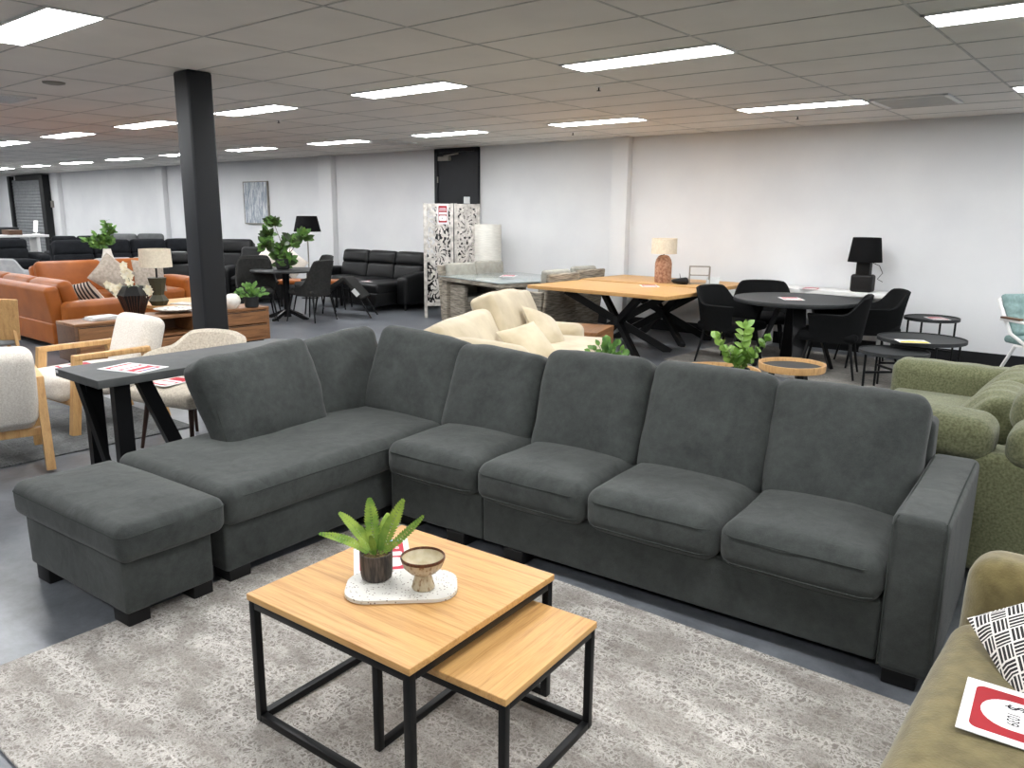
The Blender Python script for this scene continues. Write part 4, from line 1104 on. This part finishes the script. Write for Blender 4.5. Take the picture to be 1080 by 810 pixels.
# timber chair at the far left edge
t = thing('timber_chair', 'plywood chair with angled timber legs at the left edge in front of the orange sofa', 'chair', (-8.45,2.45,0), R(-100))
MB(Tm((0,.24,.40),R(-14))).box((0,0,.20),(.50,.02,.40),.006,2,fn=lambda p,u:(p.x,p.y-.05*(1-u[0]**2),p.z)).build('backrest', 'oak_pale', t)
MB().box((0,-.02,.39),(.46,.46,.07),.025,3).build('seat', 'light_grey_fabric', t)
for (sx, sy) in ((-1,-1),(1,-1),(1,1),(-1,1)): MB().bar((sx*.2,sy*.2,.66 if sy > 0 else .38),(sx*.24,sy*.30,0),.07,.025,side=(0,1,0)).build('leg', 'oak_pale', t)
MB().box((.12,.335,.735),(.06,.002,.014)).build('sticker', 'paper', t)

# ------------------------------------------------------------------ tv unit with its ornaments
tv = thing('tv_unit', 'long low timber tv unit with drawers and open shelf behind the dark column', 'tv unit', (-8.73,4.40,0), 0)
Wt = 'acacia'; L2 = 1.14
MB().box((0,0,.435),(.46,2*L2,.03),.003).build('top', Wt, tv)
for s in (-1,1): MB().box((0,s*(L2-.018),.235),(.45,.036,.37),.002).build('side_panel', 'walnut' if s < 0 else Wt, tv)
MB().box((0,0,.065),(.45,2*L2-.07,.03),.002).build('bottom', Wt, tv)
MB().box((-.21,0,.235),(.02,2*L2-.07,.34)).build('back_panel', 'walnut', tv)
MB().box((0,0,.025),(.38,2*L2-.14,.05)).build('plinth', 'black_plastic', tv)
MB().box((0,0,.235),(.42,1.02,.022)).build('shelf', Wt, tv)
for y in (-.52,.52,.16): MB().box((0,y,.25 if abs(y) > .2 else .335),(.43,.025,.33 if abs(y) > .2 else .17)).build('divider', Wt, tv)
for s in (-1,1):
    for z in (.165,.335):
        d_ = MB().box((.222,s*.815,z),(.022,.575,.155),.002).build('drawer', Wt, tv)
        MB().box((.2335,s*.815,z+.07),(.004,.56,.008)).build('finger_groove', 'ink', d_)
MB().box((.222,0,.145),(.02,1.0,.13),.002).build('flap', Wt, tv)
MB().cyl((-.198,.35,.34),(-.19,.35,.34),.03,n=20).build('cable_cap', 'white_ceramic', tv)
ZU = .4505
for i, (dx, dy, m_, lb) in enumerate(((0,0,'page_grey','lower of two thin magazines on the left end of the tv unit'),(.01,.02,'paper','upper of two thin magazines on the left end of the tv unit'))):
    bk = thing('magazine', lb, 'magazine', (-8.72+dx,3.62+dy,ZU+i*.0185), R(8*i)); MB().box((0,0,.009),(.21,.28,.014),.001).build('pages', 'paper', bk)
    MB().box((0,0,.0172),(.215,.285,.0015)).build('cover', m_, bk); MB().box((0,0,.001),(.215,.285,.0015)).build('cover', m_, bk)
vb = thing('vase', 'black angular wire vase holding white orchids on the tv unit', 'vase', (-8.74,4.0,ZU))
MB().lathe([(.085,0),(.09,.02),(.165,.235),(.10,.335),(.092,.335),(.15,.235),(.08,.02),(.0,.02)], 6).build('body', 'vase_black', vb, ang=20)
mb = MB()
for k in range(30):
    w = 2*PI*k/30; kk = (k % 5)/5; rr = lambda q: q*math.cos(PI/6)/math.cos((w % (PI/3))-PI/6)
    mb.tube([(rr(.09)*math.cos(w), rr(.09)*math.sin(w), .01),(rr(.168)*math.cos(w), rr(.168)*math.sin(w), .235)], .003, 5)
mb.build('cord_wrap', 'vase_copper', vb)
orc = thing('orchid', 'white orchid sprays rising from the black angular vase', 'flowers', (-8.74,4.0,ZU+.03))
random.seed(9); st = MB(); fl = MB()
ex = Vector((.54,.84,0)); 
for (dx, h, droop) in ((-.05,.53,.02),(-.22,.36,.05),(.16,.34,.10)):
    pts = [Vector((0,0,.0)).lerp(Vector((0,0,h)), k/10)+ex*dx*(k/10)**1.6-Vector((0,0,droop*(k/10)**4)) for k in range(11)]
    st.tube(pts, .004, 5)
    for k in range(7, 11):
        for q in range(3):
            c = pts[k]+Vector((random.uniform(-.035,.035), random.uniform(-.035,.035), random.uniform(-.03,.03)))
            n_ = Vector((.8,-.5,random.uniform(-.2,.3))).normalized(); a_ = n_.orthogonal().normalized(); b_ = n_.cross(a_)
            for p_i in range(5):
                w = 2*PI*p_i/5+q; fl.leaf(c, a_*math.cos(w)+b_*math.sin(w)+n_*.15, n_, .042, .036, curl=.1, n=3)
st.build('stem', 'leaf_dark', orc); fl.build('blossom', 'petal', orc, ang=60)
lv = MB()
for k in range(9):
    w = 2*PI*k/9; lv.leaf((0,0,.28),(math.cos(w)*.8,math.sin(w)*.8,.5),(0,0,1),.15,.03,curl=.5)
lv.build('leaves', 'leaf_dark', orc)
MB().lathe([(.0,.0),(.09,.0),(.13,.012),(.235,.04),(.24,.046),(.225,.044),(.12,.02),(.0,.016)], 40, c=(0,0,0)).build('platter', 'plate_glaze', loc=(-8.76,4.48,ZU))
tag(bpy.data.objects['platter'], 'large shallow mottled platter on the tv unit left of the dark column', 'plate')
wv = MB().lathe([(.0,0),(.05,0),(.085,.04),(.1,.09),(.085,.14),(.05,.17),(.035,.175),(.03,.165),(.0,.16)], 28).build('vase', 'white_ceramic', loc=(-8.62,5.12,ZU)); tag(wv, 'round white vase on the tv unit just right of the dark column', 'vase')
pb = thing('potted_plant', 'small leafy plant in a black pot at the right end of the tv unit', 'potted plant', (-8.56,5.34,ZU))
MB().lathe([(.07,0),(.08,.01),(.085,.13),(.075,.13),(.07,.11),(.0,.11)], 24).build('pot', 'pot_black', pb)
mb = MB(); random.seed(3)
for i in range(55):
    w = random.uniform(0,2*PI); e = random.uniform(.2,1.5); d = Vector((math.cos(w)*math.cos(e), math.sin(w)*math.cos(e), math.sin(e)))
    q = Vector((0,0,.11))+d*random.uniform(.05,.17); mb.tube([(0,0,.11),q], .002, 4); mb.leaf(q, d, (random.uniform(.2,1),random.uniform(-1,-.1),random.uniform(0,1)), .06, .045, curl=.3)
mb.build('foliage', 'leaf_green', pb, ang=60)

# ------------------------------------------------------------------ orange leather corner sofa
def merge(a, b):
    """take the pieces of run b into sofa a"""
    bpy.context.view_layer.update()
    Ma = Matrix.Translation(a.location) @ Matrix.Rotation(a.rotation_euler.z,4,'Z'); Mb = Matrix.Translation(b.location) @ Matrix.Rotation(b.rotation_euler.z,4,'Z')
    for ch in list(b.children):
        ch.parent = a; ch.matrix_local = Ma.inverted() @ Mb
    bpy.data.objects.remove(b)
og = make_sofa('corner_sofa', 'orange tan leather corner sofa with grey cushions, left of the tv unit', (-10.95,4.47,0), R(180), 2.9, .98, 3, 'orange_leather', .22, .56, .44, .82, head=False, lean=.30, foot=.07, arms=(1,0))
o2 = make_sofa('run', 'x', (-11.42,5.25,0), R(90), 2.0, 1.0, 2, 'orange_leather', .22, .60, .44, .90, head=False, lean=.25, foot=.07, arms=(0,1))
merge(og, o2)
throw_pillow('throw_pillow', 'grey pointed cushion on the orange sofa, the left of two', 'pillow_grey', .46, .16, (-11.42,4.95,.70), R(-18), R(40), R(72), seed=12)
throw_pillow('throw_pillow', 'grey round-topped cushion on the orange sofa behind the table lamp', 'pillow_grey', .46, .16, (-11.5,5.52,.66), R(-20), R(5), R(88), seed=13)
throw_pillow('throw_pillow', 'dark and white striped cushion inside the near arm of the orange sofa', 'stripe_print', .44, .15, (-10.12,4.05,.56), R(-40), R(10), R(-150), seed=14)
cf = thing('coffee_table', 'pale timber coffee table carrying the olive lamp, before the orange sofa', 'coffee table', (-9.75,5.05,0))
MB().box((0,0,.425),(.9,.9,.04),.004).build('tabletop', 'oak_top', cf)
for (x, y) in ((-.38,-.38),(.38,-.38),(.38,.38),(-.38,.38)): MB().box((x,y,.2025),(.07,.07,.405),.004).build('leg', 'oak_pale', cf)
lp = thing('table_lamp', 'table lamp with olive faceted base and cream drum shade by the orange sofa', 'lamp', (-9.60,4.70,.4455))
MB().lathe([(.0,0),(.09,0),(.125,.06),(.08,.12),(.07,.13),(.115,.34),(.0,.34)], 8).build('base', 'vase_olive', lp, ang=20)
MB().cyl((0,0,.34),(0,0,.50),.012).build('stem', 'black_metal', lp)
MB().lathe([(.185,.47),(.19,.47),(.182,.69),(.178,.69),(.185,.472)], 36).build('lamp_shade', 'shade_cream', lp)
mg = MB().box((0,0,.006),(.3,.21,.012),.001).build('magazine', 'page_grey', loc=(-9.48,4.98,.4455), rz=R(20)); tag(mg, 'open magazine lying on the pale coffee table beside the olive lamp', 'magazine')

# ------------------------------------------------------------------ far dining set with the leafy plant
dt = thing('dining_table', 'small round black dining table with a leafy plant, in front of black sofas', 'dining table', (-10.25,7.0,0))
MB().lathe([(.0,.715),(.50,.715),(.515,.725),(.515,.738),(.5,.745),(.0,.745)], 48).build('tabletop', 'charcoal_top', dt)
MB().lathe([(.0,.03),(.06,.03),(.05,.1),(.05,.66),(.09,.715),(.0,.715)], 20).build('pedestal', 'black_metal', dt)
for k in range(4):
    w = R(20+90*k); MB().bar((.04*math.cos(w),.04*math.sin(w),.12),(.36*math.cos(w),.36*math.sin(w),.0),.05,.04).build('foot', 'black_metal', dt)
def gc(label, x, y, rz):
    return shell_chair('dining_chair', label, (x,y,0), rz, 'chair_grey', 'black_metal', a=.235, b=.24, seat_h=.48, arm_h=.5, back_h=.90, thm=100, th=.04, arm_from=36, arm_to=98, flare=.05, group='dark grey dining chairs round the small black table', leg_r=.016, sq=.6)
gc('dark grey dining chair left of the small black table, nearest the dark column', -10.42, 6.60, R(62))
gc('dark grey dining chair right of the small black table, its back towards the screen', -9.80, 7.12, R(-75))
gc('dark grey dining chair behind the left one at the small black table', -11.05, 7.05, R(70))
gc('dark grey dining chair on the wall side of the small black table', -10.66, 7.80, R(-15))
lt = thing('potted_plant', 'leafy dark green plant in a pot on the small round black table', 'potted plant', (-10.28,6.98,.7455))
MB().lathe([(.08,0),(.1,.02),(.11,.16),(.1,.16),(.09,.14),(.0,.14)], 24).build('pot', 'pot_black', lt)
random.seed(21); tr_ = MB(); lf_ = MB(); ld_ = MB()
br = [(Vector((0,0,.12)), Vector((random.uniform(-.3,.3), random.uniform(-.3,.3), .7)), 1)]
ex = Vector((.57,.82,0))
for (dx, h) in ((-.24,.38),(-.2,.52),(.0,.70),(.12,.42),(.26,.44),(.34,.50),(-.1,.30),(-.02,.2),(.05,.16),(-.08,.14)):
    tip = Vector((0,0,h))+ex*dx+Vector((random.uniform(-.1,.1), random.uniform(-.1,.1), 0))
    tr_.tube([(0,0,.12), Vector((0,0,h*.55))+ex*dx*.4, tip], [.008,.006,.003], 5)
    for i in range(24):
        w = random.uniform(0,2*PI); e = random.uniform(-.3,1.2); d = Vector((math.cos(w)*math.cos(e), math.sin(w)*math.cos(e), math.sin(e)))
        (lf_ if i % 2 else ld_).leaf(tip+d*.015-Vector((0,0,random.uniform(0,.08))), d, (random.uniform(.3,1),random.uniform(-1,-.2),random.uniform(-.2,.8)), random.uniform(.12,.17), .085, curl=.2, fold=.15)
tr_.build('stem', 'stem_brown', lt); lf_.build('foliage', 'leaf_green', lt, ang=60); ld_.build('dark_foliage', 'leaf_dark', lt, ang=60)
tp = thing('tipped_chair', 'grey quilted chair tipped forward with white tags in front of the black leather sofa', 'chair', (-9.86,7.80,0), R(35))
MB(Tm((.05,0,.60),0,R(-32),0)).box((-.26,0,0),(.54,.46,.06),.02,3).build('seat', 'chair_grey', tp)
MB(Tm((.05,0,.60),0,R(48),0)).box((.20,0,0),(.42,.46,.06),.02,3).build('backrest', 'chair_grey', tp)
for s in (-1,1):
    MB().cyl((.0,s*.18,.58),(.05,s*.18,.12),.016,.011).build('leg', 'black_metal', tp)
    MB().cyl((.22,s*.18,.38),(.46,s*.2,.0),.016,.011).build('leg', 'black_metal', tp)
    MB().cyl((-.38,s*.18,.36),(-.44,s*.2,.0),.016,.011).build('leg', 'black_metal', tp)
MB(Tm((.05,0,.60),0,R(48),0)).box((.28,-.245,0),(.12,.004,.07)).build('swing_tag', 'paper', tp); MB(Tm((.05,0,.60),0,R(-32),0)).box((-.42,-.245,0),(.14,.004,.07)).build('swing_tag', 'page_grey', tp)

bl_ = make_sofa('chaise_sofa', 'black leather three seat chaise sofa between the wall and the carved screen', (-10.82,8.74,0), R(4), 2.5, .98, 3, 'black_leather', .24, .60, .45, .95, chaise=.42, foot=.10, arm_slope=.1)
price_card('price_card', 'white card lying on the black leather chaise seat', (-10.2,8.6,.4725), 0, R(15), .2, .28, 2)
fl_ = thing('floor_lamp', 'floor lamp with black tapered shade standing behind the leafy plant', 'floor lamp', (-12.42,9.0,0))
MB().lathe([(.0,0),(.16,0),(.16,.015),(.02,.03),(.0,.03)], 28).build('base', 'black_metal', fl_)
MB().cyl((0,0,.03),(0,0,1.3),.012).build('pole', 'frame_grey', fl_)
MB().lathe([(.245,1.235),(.25,1.235),(.185,1.52),(.18,1.52),(.243,1.24)], 36).build('lamp_shade', 'shade_black', fl_)
pa = thing('wall_art', 'framed canvas of pale grey birch-like streaks on the back wall', 'painting', (-15.37,WY-.002,1.775))
MB().box((0,-.02,0),(.88,.036,.86)).build('canvas', 'canvas_print', pa)
f = MB()
for (c, d) in (((-.45,-.022,0),(.02,.044,.90)),((.45,-.022,0),(.02,.044,.90)),((0,-.022,.44),(.88,.044,.02)),((0,-.022,-.44),(.88,.044,.02))): f.box(c, d)
f.build('frame', 'frame_grey', pa)

# ------------------------------------------------------------------ rows of sofas at the back left
make_sofa('recliner', 'black leather recliner with cream cushions behind the leafy plant', (-12.45,7.75,0), R(40), 1.15, .95, 1, 'black_leather', .22, .62, .46, .98, foot=.06, cat='armchair')
throw_pillow('throw_pillow', 'cream cushion standing on the black recliner, the left of a pair', 'boucle', .42, .14, (-12.44,8.15,.72), R(-20), R(42), R(40), seed=31)
throw_pillow('throw_pillow', 'cream cushion standing on the black recliner, the right of a pair', 'boucle', .42, .14, (-12.12,8.42,.68), R(-20), R(40), R(48), seed=32)
make_sofa('recliner', 'black leather recliner close behind the right side of the dark column', (-12.65,6.6,0), R(75), 1.1, .95, 1, 'black_leather', .22, .60, .45, .92, foot=.06, cat='armchair')
make_sofa('recliner', 'black leather recliner with white headrest cloth, furthest behind the dark column', (-14.1,8.35,0), R(50), 1.2, .95, 1, 'black_leather', .22, .62, .46, 1.06, foot=.06, cat='armchair')
lb_ = thing('bench', 'tan leather topped bench behind the small round black table', 'bench', (-11.3,8.22,0), R(35))
MB().box((0,0,.42),(1.1,.40,.08),.03,3).build('seat_pad', 'orange_leather', lb_)
for (x, y) in ((-.48,-.15),(.48,-.15),(.48,.15),(-.48,.15)): MB().box((x,y,.19),(.04,.04,.38),.003).build('leg', 'black_metal', lb_)
make_sofa('recliner_sofa', 'light grey fabric sofa seen from behind, left of the dark column', (-14.8,6.5,0), R(-92), 1.7, .95, 2, 'light_grey_fabric', .2, .60, .45, .80, head=False, foot=.10)
make_sofa('recliner_sofa', 'long charcoal recliner sofa with four backs behind the orange sofa', (-15.25,7.28,0), R(84), 3.3, 1.0, 4, 'charcoal_fabric', .26, .60, .46, 1.05, foot=.06, arm_slope=.1)
make_sofa('recliner_sofa', 'charcoal recliner sofa at the left edge of the back row', (-20.0,6.35,0), R(88), 2.0, 1.0, 2, 'charcoal_fabric', .26, .60, .46, .94, foot=.06, arm_slope=.1)
make_sofa('recliner_sofa', 'charcoal sofa whose back shows between the two dark recliner sofas', (-20.2,8.25,0), R(85), 1.5, .95, 2, 'charcoal_fabric', .2, .60, .46, .98, foot=.06)
make_sofa('recliner_sofa', 'grey sofa with its headrests just showing behind the long charcoal sofa', (-18.6,8.8,0), R(70), 1.6, .95, 2, 'mid_grey_fabric', .2, .60, .46, 1.06, foot=.06)
shell_chair('tub_chair', 'light grey tub chair at the left edge behind the orange sofa', (-14.0,4.45,0), R(100), 'light_grey_fabric', 'oak_pale', a=.34, b=.33, seat_h=.42, arm_h=.62, back_h=.80, thm=115, th=.07)
sp = thing('vase_plant', 'green branches in a white bottle vase standing behind the orange sofa', 'potted plant', (-12.88,5.55,0))
MB().lathe([(.0,0),(.2,0),(.2,.75),(.0,.75)], 24).build('pedestal', 'white_metal', sp)
MB().lathe([(.0,.75),(.08,.75),(.10,.82),(.07,.92),(.055,1.0),(.05,1.0),(.0,.95)], 24).build('vase', 'white_ceramic', sp)
random.seed(8); s_ = MB(); f_l = MB()
for (dx, h) in ((-.22,1.16),(-.14,1.24),(.02,1.42),(.06,1.36),(.1,1.3),(-.3,1.14),(-.05,1.3)):
    tip = Vector((.34*dx, .94*dx, h)); base = Vector((0,0,.98)); s_.tube([base, base.lerp(tip,.5)+Vector((0,0,.03)), tip], .004, 5)
    for i in range(24):
        k = random.uniform(.25,1); p = base.lerp(tip, k); w = random.uniform(0,2*PI); e = random.uniform(-.2,1)
        f_l.leaf(p, (math.cos(w)*math.cos(e), math.sin(w)*math.cos(e), math.sin(e)), (1,random.uniform(-.6,.6),random.uniform(0,.8)), random.uniform(.08,.12), .05, curl=.2)
s_.build('stem', 'leaf_dark', sp); f_l.build('foliage', 'leaf_green', sp, ang=60)
# white counter, headboard at the roller shutter
wc = thing('display_counter', 'long white counter in front of the roller shutter at far left', 'counter', (-22.6,6.9,0), R(90))
MB().box((0,0,.93),(2.6,.6,.06),.006).build('tabletop', 'white_metal', wc)
for x in (-1.2,1.05): MB().box((x,0,.45),(.08,.5,.9),.004).build('leg', 'white_metal', wc)
hb = thing('headboard', 'cream padded headboard at the far left edge', 'bed', (-24.6,7.2,0), R(80))
MB().box((0,0,.65),(1.0,.12,1.3),.03,3,n=(12,2,12)).build('padding', 'linen', hb); MB().box((.53,0,.65),(.05,.10,1.3),.004).build('post', 'black_plastic', hb)
bx = MB().box((0,0,.55),(.5,.5,1.1),.02).build('crate', 'door_paint', loc=(-25.0,8.1,0)); tag(bx, 'dark boxy cabinet beside the cream headboard at far left', 'cabinet')
tb = thing('tablet_stand', 'white tilted screen on a stand on the white counter', 'screen', (-22.6,8.0,.9605), R(60)); MB(Tm((0,0,.12),R(-35))).box((0,0,.1),(.10,.03,.34),.006).build('screen', 'white_metal', tb); MB().box((0,0,.01),(.16,.16,.02),.004).build('foot', 'white_metal', tb); MB().cyl((0,0,.02),(0,.02,.16),.02).build('post', 'white_metal', tb)
cb = MB().box((0,0,.06),(.5,.3,.12),.004).build('carton', 'walnut', loc=(-22.6,7.45,.9605)); tag(cb, 'small brown box on the white counter before the shutter', 'box')
# ------------------------------------------------------------------ camera, world, view
f_, p_, y_, r_ = 827.006, .214131639, .691053573, .00928604778
fwd = Vector((-math.sin(y_)*math.cos(p_), math.cos(y_)*math.cos(p_), -math.sin(p_)))
rt = Vector((math.cos(y_), math.sin(y_), 0)); up = rt.cross(fwd)
r2 = math.cos(r_)*rt+math.sin(r_)*up; u2 = -math.sin(r_)*rt+math.cos(r_)*up
cam = bpy.data.cameras.new('camera'); co = bpy.data.objects.new('camera', cam); COL.objects.link(co)
M = Matrix((r2, u2, -fwd)).transposed().to_4x4(); M.translation = Vector((0,0,1.6)); co.matrix_world = M
cam.sensor_width = 36; cam.lens = f_/1080*36; cam.clip_start = .05; cam.clip_end = 200
SC.camera = co
w = bpy.data.worlds.new('world'); SC.world = w; w.use_nodes = True
w.node_tree.nodes['Background'].inputs[0].default_value = (.75,.8,.85,1); w.node_tree.nodes['Background'].inputs[1].default_value = .05
SC.view_settings.view_transform = 'Standard'; SC.view_settings.look = 'None'
SC.view_settings.exposure = 0.58; SC.view_settings.gamma = 1; SC.view_settings.use_curve_mapping = False
